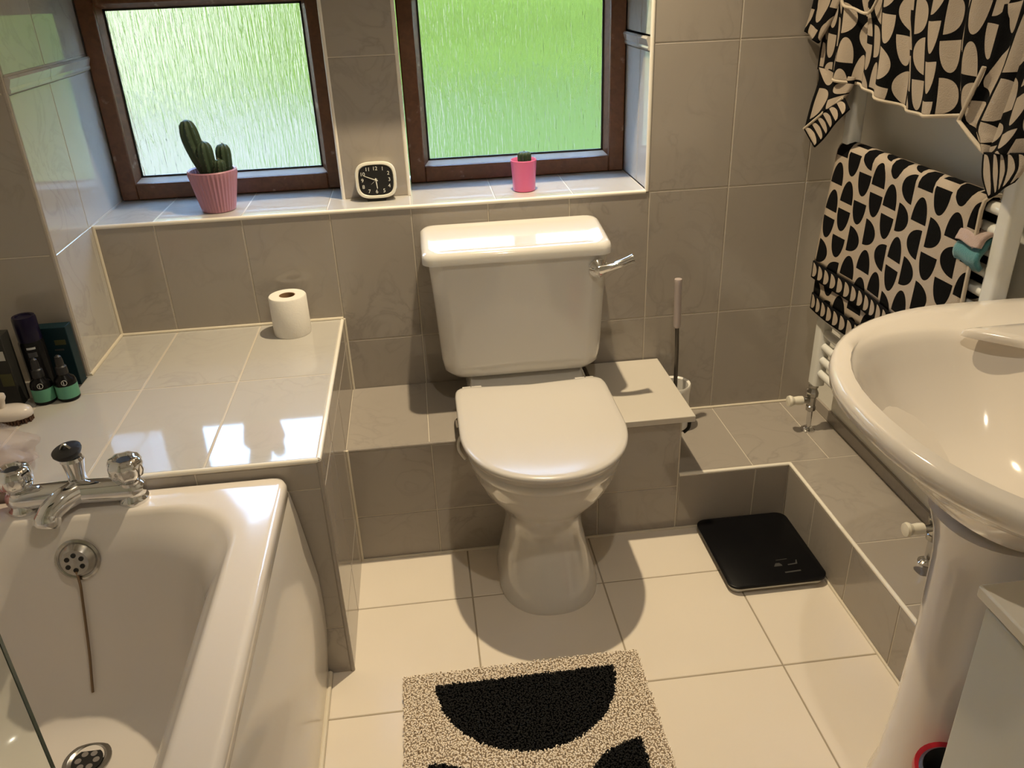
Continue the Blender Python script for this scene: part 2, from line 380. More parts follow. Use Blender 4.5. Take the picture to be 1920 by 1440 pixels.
xs = [-0.97, -0.822, -0.604, -0.386, -0.170, 0.033, 0.2515, 0.47, 0.6885, 0.907, XW]
wall = MB().box((XLW-0.1, G, 0), (XW+0.1, 0.30, ZS-0.006)).box((XR+G, G, ZS-0.006), (XW+0.1, 0.30, ZC)).box((XL-0.3, G, ZH), (XR+G, 0.30, ZC)).build('wall_back', 'grout', None)
struct(wall, 'marbled beige tiled wall behind the toilet, under and beside the windows', 'wall')
tiles(wall, (0,0,0), (1,0,0), (0,0,1), [XL]+xs[1:3]+[XB], [H2, ZS-0.004])
tiles(wall, (0,0,0), (1,0,0), (0,0,1), [XB]+xs[4:8], [0.17, 0.492, ZS-0.004])
tiles(wall, (0,0,0), (1,0,0), (0,0,1), xs[7:], [0.17, 0.492, 0.855])
tiles(wall, (0,0,0), (1,0,0), (0,0,1), [XR]+xs[8:], [0.855, 1.225, 1.60, 1.96])
tiles(wall, (0,0,0), (1,0,0), (0,0,1), [XL]+xs[1:7]+[XR], [ZH, 1.60, 1.96])

niche = MB().box((XLW-0.1, DN+G, 0), (XL-G, 0.36, ZC)).build('wall_niche', 'grout', None)
struct(niche, 'tiled side of the window niche, paler as if daylit, with its rounded outer corner', 'wall')
zr = [H2, ZS+0.002, 1.206]
def dado(parent, O, u, us):
    # moulded border tiles, one piece per column
    u = Vector(u); n = u.cross(Vector((0,0,1))); prof = [(0,1.208),(0.006,1.208),(0.0075,1.213),(0.006,1.218),(0.009,1.226),(0.012,1.235),(0.008,1.240),(0,1.240)]
    for a, b in zip(us, us[1:]):
        rings = [[Vector(O) + u*x + n*d + Vector((0,0,z)) for d, z in prof] for x in (a+0.001, b-0.001)]
        MB().loft(rings).build('border_tile', 'sill_and_daylit_tile', parent, 30)
tiles(niche, (XL,0,0), (0,1,0), (0,0,1), [DN+0.006, -0.024, DW], zr, 'sill_and_daylit_tile')  # same tile as the wall; lighter glaze puts daylight into its colour
tiles(niche, (XL,0,0), (0,1,0), (0,0,1), [DN+0.006, -0.024, DW], [1.242, 1.60], 'sill_and_daylit_tile')
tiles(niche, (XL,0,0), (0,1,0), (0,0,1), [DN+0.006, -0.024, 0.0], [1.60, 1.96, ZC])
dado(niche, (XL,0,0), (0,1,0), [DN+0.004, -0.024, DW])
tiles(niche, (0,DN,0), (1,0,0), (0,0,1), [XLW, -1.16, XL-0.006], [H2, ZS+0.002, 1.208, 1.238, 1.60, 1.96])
MB().tube([(XL-0.007, DN+0.007, H2), (XL-0.007, DN+0.007, ZC)], 0.0075, 12).build('corner_bead', 'wall_tile', niche, 40)

def plainwall(name, a, b, label, mat='paint'):
    return struct(MB().box(a, b).build(name, mat, None), label, 'wall')
wl = plainwall('wall_left', (XLW-0.1, YB-0.1, 0), (XLW, DN, ZC), 'beige wall along the far side of the bath')
wr = plainwall('wall_right', (XW, YB-0.1, 0), (XW+0.1, 0.0, ZC), 'plain grey painted wall behind the radiator and basin')
plainwall('wall_front', (XLW, YB-0.1, 0), (XW, YB, ZC), 'plain wall behind the camera')
ceil = struct(MB().box((XLW-0.3, YB-0.3, ZC), (XW+0.3, 0.75, ZC+0.25)).build('ceiling', 'ceil', None), 'white ceiling with recessed spotlights', 'ceiling')
for L in (L1, L2):
    MB().lathe([(0.030,0.0),(0.045,0.0),(0.045,-0.006),(0.030,-0.004)], (L[0], L[1], ZC), 28, cap0=False, cap1=False).build('spotlight_ring', 'chrome', ceil)
struct(MB().box((XW-0.008, YB, H3), (XW, -0.001, H3+0.035)).build('baseboard_right', 'wall_tile', None), 'thin tiled skirting strip between right wall and ledge', 'skirting')

# window recess: sill, right reveal, pillar
sill = struct(MB().box((XL-0.05, 0.004, ZS-0.05), (XR+0.05, 0.36, ZS-G)).build('trim_1', 'grout', None), 'glossy tiled window sill below both windows', 'window sill')
tiles(sill, (0,0,ZS), (1,0,0), (0,1,0), [XL, -0.822, -0.603, -0.386, -0.17, 0.055, 0.264, XR], [0.005, 0.30], 'sill_and_daylit_tile', gap=0.0025)
MB().tube([(XL, 0.002, ZS-0.0045), (XR, 0.002, ZS-0.0045)], 0.0055, 10).build('edge_bead', 'edge_trim', sill, 40)
rev = struct(MB().box((XR+G, 0.004, ZS), (XR+0.05, 0.36, ZH)).build('trim_2', 'grout', None), 'tiled right reveal of the window recess', 'window reveal')
tiles(rev, (XR,0,0), (0,-1,0), (0,0,1), [-DW, -0.10, -0.004], [ZS+0.002, 1.206], 'sill_and_daylit_tile'); tiles(rev, (XR,0,0), (0,-1,0), (0,0,1), [-DW, -0.10, -0.004], [1.242, ZH], 'sill_and_daylit_tile')  # reveal tiles lightened from the wall glaze to look daylit
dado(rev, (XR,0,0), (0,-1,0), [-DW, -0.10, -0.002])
MB().tube([(XR+0.004, 0.003, ZS-0.003), (XR+0.004, 0.003, ZH)], 0.006, 10).build('edge_bead', 'edge_trim', rev, 40)
head = struct(MB().box((XL, 0.004, ZH), (XR, 0.36, ZH+0.04)).build('trim_3', 'wall_tile', None), 'tiled head of the window recess', 'window head')
PX0, PX1, PYF = -0.352, -0.167, 0.112
pil = struct(MB().box((PX0+G, PYF+G, ZS), (PX1-G, 0.34, ZH)).build('wall_pillar', 'grout', None), 'narrow tiled pillar between the two windows', 'pillar')
tiles(pil, (0,PYF,0), (1,0,0), (0,0,1), [PX0+0.006, PX1-0.006], [ZS, 1.219, ZH])
tiles(pil, (PX1,0,0), (0,1,0), (0,0,1), [PYF+0.006, DW], [ZS, 1.219, ZH]); tiles(pil, (PX0,0,0), (0,-1,0), (0,0,1), [-DW, -PYF-0.006], [ZS, 1.219, ZH])
for x in (PX0+0.004, PX1-0.004):
    MB().tube([(x, PYF+0.004, ZS), (x, PYF+0.004, ZH)], 0.0058, 10).build('corner_bead', 'edge_trim', pil, 40)

# windows
def window(name, x0, x1, label):
    z0, z1 = ZS+0.002, ZH; fw, y0, y1 = 0.044, DW-0.006, DW+0.075
    o = struct(MB().box((x0, y0+0.05, z0-0.02), (x1, y1, z0)).build(name, 'wood', None), label, 'window')
    for nm, a, b in (('jamb', (x0, y0, z0), (x0+fw, y1, z1)), ('jamb', (x1-fw, y0, z0), (x1, y1, z1)), ('bottom_rail', (x0+fw, y0, z0), (x1-fw, y1, z0+fw)), ('top_rail', (x0+fw, y0, z1-0.062), (x1-fw, y1, z1))):
        rbox(nm, a, b, 'wood', o, 0.004, 2)
    ix0, ix1, iz0, iz1 = x0+fw, x1-fw, z0+fw, z1-0.062; yb0, yb1 = y0+0.014, y0+0.036
    def bead(nm, A, B, inward, mat):
        # sloping glazing bead, triangular section leaning to the pane
        A, B, I = Vector(A), Vector(B), Vector(inward)
        rings = [[p + Vector((0,yb0,0)), p + Vector((0,yb1,0)), p + I*0.012 + Vector((0,yb1,0)), p + I*0.010 + Vector((0,yb1-0.006,0))] for p in (A, B)]
        MB().loft(rings).build(nm, mat, o, None)
    bead('glazing_bead', (ix0,0,iz0), (ix1,0,iz0), (0,0,1), 'edge_trim'); bead('glazing_bead', (ix0,0,iz1), (ix1,0,iz1), (0,0,-1), 'wood')
    bead('glazing_bead', (ix0,0,iz0), (ix0,0,iz1), (1,0,0), 'wood'); bead('glazing_bead', (ix1,0,iz0), (ix1,0,iz1), (-1,0,0), 'wood')
    for a, b in (((ix0, yb1-0.003, iz0), (ix1, yb1+0.001, iz0+0.016)), ((ix0, yb1-0.003, iz0), (ix0+0.016, yb1+0.001, iz1)), ((ix1-0.016, yb1-0.003, iz0), (ix1, yb1+0.001, iz1)), ((ix0, yb1-0.003, iz1-0.016), (ix1, yb1+0.001, iz1))):
        MB().box(a, b).build('gasket', 'black', o, None)
    MB().box((ix0-0.004, yb1+0.001, iz0-0.004), (ix1+0.004, yb1+0.005, iz1+0.004)).build('pane', 'rain_glass', o, None)
    return o
window('window_1', XL+0.004, PX0-0.002, 'brown wooden window with pale frosted pane behind the tall cactus')
window('window_2', PX1+0.002, XR-0.002, 'brown wooden window with green tinted frosted pane behind the small pink pot')

# tiled boxes: shelf at the bath end, platform behind the toilet, ledge along the right wall
shelf = struct(MB().box((XLW, D2+G, 0), (XB-G, -0.002, H2-G)).build('wall_shelf', 'grout', None), 'glossy marbled tiled shelf at the tap end of the bath', 'tiled shelf')
tiles(shelf, (0,0,H2), (1,0,0), (0,1,0), [XLW, -1.041, -0.822, -0.603, XB-0.006], [D2+0.006, -0.352, -0.004], 'sill_and_daylit_tile', gap=0.004, skip=lambda x, y: x < XL and y > -0.3)
tiles(shelf, (0,0,H2), (1,0,0), (0,1,0), [XLW, -1.041, XL], [-0.352, DN], 'sill_and_daylit_tile', gap=0.004)
tiles(shelf, (0,D2,0), (1,0,0), (0,0,1), [XLW, -1.06, -0.84, -0.62, XB-0.006], [0.0, 0.131, 0.492, H2-0.008])
tiles(shelf, (XB,0,0), (0,1,0), (0,0,1), [D2+0.006, -0.553, D1, -0.001], [0.0, 0.139, 0.492, H2-0.008])
for a, b in (((XLW, D2+0.004, H2-0.004), (XB-0.004, D2+0.004, H2-0.004)), ((XB-0.004, D2+0.004, H2-0.004), (XB-0.004, -0.002, H2-0.004)), ((XB-0.004, D2+0.004, 0), (XB-0.004, D2+0.004, H2-0.004))):
    MB().tube([a, b], 0.0055, 10).build('edge_bead', 'edge_trim' if a[2] > 0.1 else 'wall_tile', shelf, 40)
seal = [((XL, -0.003, H2+0.002), (XB, -0.003, H2+0.002)), ((XL+0.002, DN, H2+0.002), (XL+0.002, 0, H2+0.002)), ((XL+0.002, -0.002, H2), (XL+0.002, -0.002, ZS))]
for a, b in seal: MB().tube([a, b], 0.0045, 8).build('sealant_bead', 'silicone', shelf, 40)
MB().tube([(XB+0.002, -0.002, H1), (XB+0.002, -0.002, H2)], 0.004, 8).build('sealant_bead', 'silicone', shelf, 40)
MB().tube([(XB+0.002, D1-0.002, 0), (XB+0.002, D1-0.002, H1)], 0.004, 8).build('sealant_bead', 'silicone', shelf, 40)

XP = 0.484
plat = struct(MB().box((XB, D1+G, 0), (XP-G, -0.002, H1-G)).build('floor_platform', 'grout', None), 'tiled step that boxes in the pipes behind the toilet', 'tiled step')
tiles(plat, (0,0,H1), (1,0,0), (0,1,0), [XB, -0.172, 0.045, 0.262, XP-0.002], [D1+0.005, -0.002], gap=0.0025)
tiles(plat, (0,D1,0), (1,0,0), (0,0,1), [XB, -0.168, 0.045, 0.262, XP-0.004], [0.0, 0.139, H1-0.007])
tiles(plat, (XP,0,0), (0,1,0), (0,0,1), [D1+0.004, -0.002], [H3, H1-0.007])
MB().tube([(XB, D1+0.004, H1-0.004), (XP-0.004, D1+0.004, H1-0.004)], 0.0048, 10).build('edge_bead', 'wall_tile', plat, 40)
ledge = struct(MB().box((XP, D1+G, 0), (XW, -0.002, H3-G)).box((XE+G, YB, 0), (XW, D1+G, H3-G)).build('floor_ledge', 'grout', None), 'low tiled ledge running along the back and right walls', 'tiled ledge')
tiles(ledge, (0,0,H3), (1,0,0), (0,1,0), [XP, 0.692, 0.907, XW-0.008], [-0.338, -0.002], gap=0.0025)
ly = [-2.55, -2.19, -1.83, -1.46, -1.28, -0.915, -0.702, -0.338]
tiles(ledge, (0,0,H3), (1,0,0), (0,1,0), [XE+0.006, XW-0.008], ly, gap=0.0025)
tiles(ledge, (0,D1,0), (1,0,0), (0,0,1), [XP, 0.697, XE], [0.0, H3-0.007])
tiles(ledge, (XE,0,0), (0,-1,0), (0,0,1), [-D1, 0.505, 0.70, 0.908, 1.12, 1.33, 1.55, 1.76, 1.98, 2.2, 2.5], [0.0, H3-0.007])
for a, b in (((XP, D1+0.004, H3-0.004), (XE+0.004, D1+0.004, H3-0.004)), ((XE+0.004, D1+0.004, H3-0.004), (XE+0.004, YB+0.3, H3-0.004))):
    MB().tube([a, b], 0.0052, 10).build('edge_bead', 'edge_trim', ledge, 40)
for a, b in (((XP, -0.003, H3+0.002), (XW, -0.003, H3+0.002)), ):
    MB().tube([a, b], 0.004, 8).build('sealant_bead', 'silicone', ledge, 40)
for a, b in (((XB, D1-0.002, 0.001), (XE, D1-0.002, 0.001)), ((XE-0.002, D1, 0.001), (XE-0.002, -2.4, 0.001))):
    MB().tube([a, b], 0.004, 8).build('sealant_bead', 'silicone', floor, 40)

# garden outside, seen blurred through the frosted panes
tag(MB().box((-40, 0.5, -0.5), (40, 60, -0.4)).build('lawn', 'lawn', None), 'bright green garden lawn seen blurred through the frosted panes', 'lawn', kind='structure')
pat = MB().box((-30, 0.5, -0.40), (-0.95, 11.5, -0.37)).build('patio', 'patio', None); tag(pat, 'pale paved drive seen blurred through the left pane', 'paving', kind='structure')
rn = MB().box((-20, 12.5, -0.4), (-3.0, 13.0, 5.0)).build('garden_wall', 'render', None, None); tag(rn, 'pale rendered garden wall seen blurred through the left pane', 'wall', kind='structure')
def hedge():
    bm = bmesh.new(); n = 60
    for i in range(n):
        for j in range(7):
            c = (-3.4 + i*0.42 + random.uniform(-.1,.1), 15 + random.uniform(-.4,.4), -0.2 + j*1.05)
            bmesh.ops.create_icosphere(bm, subdivisions=2, radius=random.uniform(0.75, 1.0), matrix=Matrix.Translation(c))
    for v in bm.verts: v.co += Vector((random.uniform(-1,1), random.uniform(-1,1), random.uniform(-1,1)))*0.10
    me = bpy.data.meshes.new('hedge'); bm.to_mesh(me); bm.free(); return me
hd = link('hedge', hedge(), 'hedge'); tag(hd, 'leafy green hedge at the end of the garden seen through the right pane', 'hedge', kind='stuff')

# ------------------------------------------------------------------ toilet
TX = 0.100
toi = thing('toilet', (TX, -0.45, 0), 'white close-coupled toilet with closed lid and cistern below the windows', 'toilet')
rows = [(0.000, .123,-.636,-.50,-.345), (0.012,.124,-.637,-.50,-.345), (0.05,.115,-.622,-.49,-.345), (0.11,.100,-.597,-.48,-.345), (0.165,.090,-.575,-.47,-.345), (0.205,.090,-.570,-.46,-.34),
        (0.232,.104,-.585,-.455,-.335), (0.262,.130,-.613,-.45,-.33), (0.30,.157,-.642,-.45,-.32), (0.34,.174,-.663,-.45,-.30), (0.372,.181,-.674,-.45,-.28), (0.376,.185,-.679,-.45,-.28), (0.393,.186,-.681,-.45,-.28), (0.398,.182,-.677,-.45,-.28)]
m = MB().loft([dplan(TX, hw, yf, ym, yb, z, 2.2, 5.0) for z, hw, yf, ym, yb in rows]); m.build('pan', 'ceramic', toi, 50)
m = MB().loft([dplan(TX, hw, yf, -0.22, -0.02, z, 6, 6) for z, hw, yf in ((0.344,.10,-.30),(0.37,.13,-.32),(0.394,.16,-.27),(0.403,.16,-.20),(0.437,.15,-.14))]); m.build('pan_shelf', 'ceramic', toi, 50)
m = MB().loft([dplan(TX, hw, yf, -0.46, -0.235, z, 2.15, 12) for z, hw, yf in ((0.398,.184,-.678),(0.400,.187,-.682),(0.412,.187,-.682),(0.4135,.184,-.679))]); m.build('seat', 'lid', toi, 50)
def lid_ring(z, ins):
    r = dplan(TX, .198-ins, -.695+ins, -0.46, -0.221-ins, z, 2.15, 14, 96); out = []
    for x, y, zz in r:
        k = max(0.0, min(1.0, (y + 0.26)/0.03)); e = max(0.0, 1-((x-TX)/0.165)**2)
        out.append((x, y - 0.016*k*e, zz))
    return out
m = MB().loft([lid_ring(0.4145, .006), lid_ring(0.416, .002), lid_ring(0.422, 0), lid_ring(0.428, .001), lid_ring(0.4308, .005), lid_ring(0.4322, .016), lid_ring(0.4335, .06)]); m.build('lid', 'lid', toi, 60)
for s in (-1, 1):
    h = MB().tube([(TX+s*.175, -.213, .412), (TX+s*.125, -.213, .412)], .012, 14).build('hinge', 'lid', toi)
m = MB()
cb = [(0.434,.178,-.165,-.04),(0.438,.196,-.178,-.03),(0.452,.208,-.186,-.022),(0.485,.213,-.190,-.014),(0.62,.220,-.193,-.012),(0.74,.228,-.195,-.012),(0.757,.229,-.195,-.012)]
def cring(z, hw, yf, yb, cx=0.092, r=.045, bow=.010):
    out = []
    for x, y, zz in rrect(cx, (yf+yb)/2, hw, (yb-yf)/2, r, z, 10):
        if y < (yf+yb)/2: y -= bow*max(0, 1-((x-cx)/hw)**2)
        out.append((x, y, zz))
    return out
m.loft([cring(*r) for r in cb]); cb_o = m.build('cistern', 'ceramic', toi, 60)
cl = [(0.756,.232,-.200,-.008),(0.757,.2385,-.206,-.006),(0.782,.2385,-.206,-.006),(0.790,.236,-.204,-.008),(0.7955,.229,-.198,-.012),(0.7968,.222,-.190,-.018),(0.795,.214,-.182,-.026),(0.7942,.19,-.16,-.04)]
MB().loft([[(x, y, z + (0.115*(y+.11) if z > .77 else 0)) for x, y, z in cring(z_, hw, yf, yb, 0.0865, .028, .016)] for z_, hw, yf, yb in cl]).build('cistern_lid', 'ceramic', toi, 60)
lev = MB().lathe([(0.024,0.0),(0.025,0.006),(0.020,0.013),(0.013,0.021),(0.0,0.022)], (0.288,-.200,.722), 24, (0,-1,0), cap0=False).build('flush_lever', 'chrome', toi)
hp = arc([(0.288,-.216,.722), (0.31,-.222,.728), (0.34,-.222,.736), (0.372,-.216,.744)], 6)
MB().tube(hp, [0.0125-0.003*math.sin(PI*i/(len(hp)-1)) for i in range(len(hp))], 14).build('lever_arm', 'chrome', lev)
MB().tube(arc([(TX-.17,-.345,.372),(TX-.195,-.35,.352),(TX-.20,-.36,.325),(TX-.185,-.37,.30)], 6), 0.004, 8).build('fixing_clip', 'white_plastic', toi)
MB().tube([(TX-.178,-.33,.385),(TX-.20,-.335,.385)], 0.011, 12).build('fixing_bolt', 'dullchrome', toi)

bd = rbox('pipe_cover_board', (0.292, -0.364, H1+0.0003), (0.512, -0.006, H1+0.018), 'board', None, 0.002); tag(bd, 'cream white board lying on the tiled step right of the toilet', 'board')

# ------------------------------------------------------------------ bath
BX, BZ = -0.822, 0.535
bath = thing('bath', (BX, -1.58, 0), 'white acrylic bath with chrome overflow and plain side panel', 'bath')
by0, by1 = D2-0.004, -2.42
def bring(z, hx, ya, yb, r): return rrect(BX, (ya+yb)/2, hx, (ya-yb)/2, r, z, 10)
OX = 0.375
rings = [bring(0.495, OX-.006, by0-.002, by1, .022), bring(0.500, OX, by0, by1, .024), bring(0.522, OX, by0, by1, .024), bring(0.531, OX-.003, by0-.003, by1+.003, .024), bring(BZ, OX-.010, by0-.010, by1+.010, .022), bring(BZ, OX-.015, by0-.015, by1+.015, .022),
         bring(0.5347, .312, -.811, -2.34, .132), bring(0.534, .307, -.815, -2.335, .136), bring(0.531, .302, -.820, -2.33, .14), bring(0.524, .297, -.824, -2.325, .145), bring(0.505, .284, -.834, -2.31, .15), bring(0.49, .272, -.842, -2.30, .155), bring(0.45, .254, -.856, -2.27, .16),
         bring(0.36, .240, -.872, -2.22, .16), bring(0.27, .226, -.890, -2.16, .16), bring(0.20, .208, -.912, -2.09, .15), bring(0.165, .186, -.940, -2.03, .14), bring(0.148, .155, -.975, -1.97, .12), bring(0.142, .10, -1.03, -1.9, .08), bring(0.1395, .03, -1.1, -1.8, .02)]
MB().loft(rings, cap0=False).build('tub', 'acrylic', bath, 70)
pp = [(0.036,0.515),(0.028,0.49),(0.020,0.44),(0.010,0.36),(0.001,0.28),(0.0,0.20),(0.003,0.13),(0.014,0.03),(0.016,0.0)]
px_r = -0.421
poly = [(px_r - d, z) for d, z in pp]; inner = [(x-0.02, z) for x, z in reversed(poly)]
sect = poly + inner
MB().loft([[(x, y, z) for x, z in sect] for y in (D2-0.004, -2.42)]).build('side_panel', 'panel', bath, 50)
MB().box((-0.486, by1, 0.505), (-0.452, by0-.01, 0.517)).build('panel_clip_rail', 'panel', bath)
MB().tube([(px_r-.012, D2-.004, .006), (px_r-.012, -2.4, .006)], 0.006, 8).build('sealant_bead', 'silicone', bath)
# overflow with six holes, chain and waste
def bath_end_y(z):
    tab = [(0.495,-.842),(0.45,-.856),(0.36,-.872),(0.27,-.890),(0.20,-.912)]
    for (za, ya), (zb, yb) in zip(tab, tab[1:]):
        if zb <= z <= za: return ya + (yb-ya)*(za-z)/(za-zb)
    return tab[-1][1]
OV = Vector((-0.822, bath_end_y(0.462)-0.001, 0.462)); od = Vector((0, -1, 0.22)).normalized()
ov = MB().lathe([(0.040,0.0),(0.040,0.003),(0.036,0.005),(0.033,0.004),(0.029,0.010),(0.024,0.016),(0.0,0.017)], OV, 36, od, cap0=False).build('overflow', 'dullchrome', bath)
e1 = Vector((1,0,0)); e2 = od.cross(e1)
for k in range(6):
    a = PI/6 + k*PI/3; p = OV + od*0.0155 + (e1*math.cos(a) + e2*math.sin(a))*0.0145
    MB().lathe([(0.0045,0.0),(0.0045,0.002)], p, 12, od).build('overflow_hole', 'dark', ov)
cp = [OV + od*0.02 + Vector((0,0,-.016))]
for k in range(1, 9):
    z = OV.z - .016 - k*0.031; cp.append(Vector((OV.x - 0.001 - 0.0024*k, bath_end_y(z) - 0.006, z)))
cpa = arc(cp, 5)
MB().tube(cpa, 0.0026, 8).build('plug_chain', 'chain', bath)
WS = Vector((-0.83, -1.030, 0.1425))
ws = MB().lathe([(0.042,0.0),(0.042,0.003),(0.034,0.004),(0.026,-0.001),(0.0,-0.002)], WS, 36).build('waste', 'dullchrome', bath)
MB().lathe([(0.027,0.0012),(0.027,0.0018)], WS, 28).build('waste_bowl', 'dark', ws)
for k in range(6):
    a = k*PI/3; MB().lathe([(0.006,0.0018),(0.006,0.0024)], WS + Vector((math.cos(a)*.016, math.sin(a)*.016, 0)), 12).build('waste_grid', 'chrome', ws)

# bath mixer tap
tap = thing('bath_mixer_tap', (-0.822, -0.779, BZ), 'chrome bath mixer tap with two knobs on the bath rim', 'tap')
ty = -0.783
m = MB()
for s in (-1, 1):
    MB().lathe([(0.027,0.0),(0.027,0.006),(0.022,0.012),(0.020,0.030),(0.020,0.044)], (BX+s*.098, ty, BZ), 24).build('tap_foot', 'chrome', tap)

bp_ = arc([(BX-.122,ty,BZ+.024),(BX-.098,ty,BZ+.026),(BX-.04,ty,BZ+.027),(BX,ty,BZ+.028),(BX+.04,ty,BZ+.027),(BX+.098,ty,BZ+.026),(BX+.122,ty,BZ+.024)], 5)
MB().tube(bp_, [0.012+0.011*min(1, min(i, len(bp_)-1-i)/4) for i in range(len(bp_))], 18).build('body', 'chrome', tap)
for s in (-1, 1):
    k = MB(); rings = []
    for r, h in ((0.014,.040),(0.016,.046),(0.027,.054),(0.031,.066),(0.031,.080),(0.026,.090),(0.018,.092),(0.015,.086),(0.0005,.085)):
        rings.append([(BX+s*.098 + r*(1+.045*math.cos(8*a))*math.cos(a), ty + r*(1+.045*math.cos(8*a))*math.sin(a), BZ+h) for a in [2*PI*j/48 for j in range(48)]])
    ko = k.loft(rings).build('knob', 'chrome', tap, 50)
    MB().lathe([(0.0135,.0862),(0.012,.088),(0.0,.088)], (BX+s*.098, ty, BZ), 20, cap0=False).build('knob_cap', 'dark', ko)
sp = arc([(BX,ty-.006,BZ+.030),(BX-.014,ty-.026,BZ+.030),(BX-.028,ty-.044,BZ+.023),(BX-.036,ty-.056,BZ+.012)], 6)
spo = MB().tube(sp, [0.023-0.003*i/len(sp) for i in range(len(sp))], 18).build('spout', 'chrome', tap)
MB().lathe([(0.0205,0.0),(0.0225,0.006),(0.0225,0.018),(0.019,0.023),(0.013,0.023)], Vector(sp[-1]) + Vector((0.002,.004,.006)), 22, (-0.2,-.5,-1.0)).build('aerator', 'chrome', spo)
MB().lathe([(0.020,.035),(0.016,.046),(0.0155,.060),(0.019,.078),(0.021,.088),(0.018,.094),(0.0,.095)], (BX+.002, ty+.012, BZ), 22, (0,0.05,1)).build('diverter', 'chrome', tap)
plug = thing('bath_plug', (BX, ty+.014, BZ+.096), 'black rubber bath plug resting on top of the tap', 'plug')
pa = Vector((-0.1,-0.15,1)).normalized(); pc = Vector((BX, ty+.016, BZ+.0965))
MB().lathe([(0.017,0.0),(0.022,0.004),(0.026,0.011),(0.026,0.015),(0.021,0.017),(0.0,0.018)], pc, 28, pa).build('stopper', 'black', plug)
MB().tube(arc([pc+pa*.017+Vector((-.008,0,0)), pc+pa*.026, pc+pa*.017+Vector((.008,0,0))], 5), 0.003, 8).build('chain_ring', 'dullchrome', plug)

# glass shower screen, hinged on the left wall
scr = thing('shower_screen', (XLW, -1.40, BZ), 'clear glass shower screen with dark edge at the lower left corner', 'shower screen')
MB().box((XLW+.03, -1.403, .545), (-0.6455, -1.397, 1.95)).build('glass_panel', 'screen_glass', scr, None)
MB().box((-0.6455, -1.403, .545), (-0.6440, -1.397, 1.95)).build('glass_edge', 'glass_edge', scr, None)
MB().box((XLW+.001, -1.412, .54), (XLW+.032, -1.388, 1.96)).build('hinge_rail', 'chrome', scr)

# ------------------------------------------------------------------ basin, pedestal, cabinet
SY, SZ = -1.222, 0.83
basin = thing('wash_basin', (0.71, SY, 0), 'champagne white pedestal wash basin on the right wall', 'wash basin')
def brim(z, sc, xw=XW-.004, n=64, fx=0.444, hw=0.382):
    """outline: rounded front towards -x, straight at the wall; sc insets"""
    out = []; sy = sc*1.6 if z < 0.80 else sc
    for k in range(n):
        a = 2*PI*k/n; c, s_ = math.cos(a), math.sin(a)
        if c < 0: x = 0.80 - (0.80 - fx - sc)*abs(c)**(2/2.05); y = SY + (hw-sy)*math.copysign(abs(s_)**(2/2.3), s_)
        else: x = 0.80 + (xw - 0.80)*abs(c)**(2/9); y = SY + (hw-sy)*math.copysign(abs(s_)**(2/9), s_)
        out.append((x, y, z))
    return out
def bowl(z, k, n=64, cx=0.674, cy=SY, ax=0.194, ay=0.278):
    out = []
    for i in range(n):
        a = 2*PI*i/n; c, s_ = math.cos(a), math.sin(a); p = 2.25 if c < 0 else 2.9
        out.append((cx + k*ax*math.copysign(abs(c)**(2/p), c)*(1.0 if c < 0 else 0.92), cy + k*ay*math.copysign(abs(s_)**(2/p), s_), z))
    return out
rings = [brim(0.62, .20), brim(0.655, .155), brim(0.69, .118), brim(0.735, .076), brim(0.775, .034), brim(0.79, .012), brim(0.80, .002), brim(0.815, 0), brim(0.826, .003), brim(SZ, .010), brim(SZ-.001, .030)]
rings += [bowl(0.826, 1.03), bowl(0.821, 1.0), bowl(0.808, .96), bowl(0.78, .895), bowl(0.735, .765), bowl(0.69, .60), bowl(0.66, .42), bowl(0.648, .22), bowl(0.645, .09)]
MB().loft(rings).build('bowl', 'sinkceramic', basin, 70)
# raised tap deck at the wall side
dk = []
for z, ins in ((0.820, .006), (0.823, .0), (0.833, .001), (0.8375, .007), (0.838, .02)):
    r = []
    for i in range(40):
        a = 2*PI*i/40; c, s_ = math.cos(a), math.sin(a)
        x = 0.925 + (0.064-ins)*math.copysign(abs(c)**(2/5), c); y = SY + (0.255-ins)*math.copysign(abs(s_)**(2/7), s_)
        if c < 0: x -= 0.15*abs((y-SY)/0.255)**3
        r.append((x, y, z))
    dk.append(r)
MB().loft(dk).build('tap_deck', 'sinkceramic', basin, 60)
MB().lathe([(0.024,0.0),(0.024,0.003),(0.018,0.004),(0.0,0.002)], (0.68, SY, 0.6455), 24).build('waste', 'chrome', basin)
pr = [(0.0,.105),(0.02,.104),(0.07,.094),(0.2,.085),(0.40,.081),(0.55,.084),(0.60,.092),(0.64,.105)]
def pring(z, r):
    return [(0.70 + r*(math.copysign(abs(math.cos(a))**0.9, math.cos(a)))*(1.05 if math.cos(a) < 0 else .75), SY + r*math.copysign(abs(math.sin(a))**.9, math.sin(a)), z) for a in [2*PI*i/40 for i in range(40)]]
MB().loft([pring(z, r) for z, r in pr]).build('pedestal', 'sinkceramic', basin, 60)

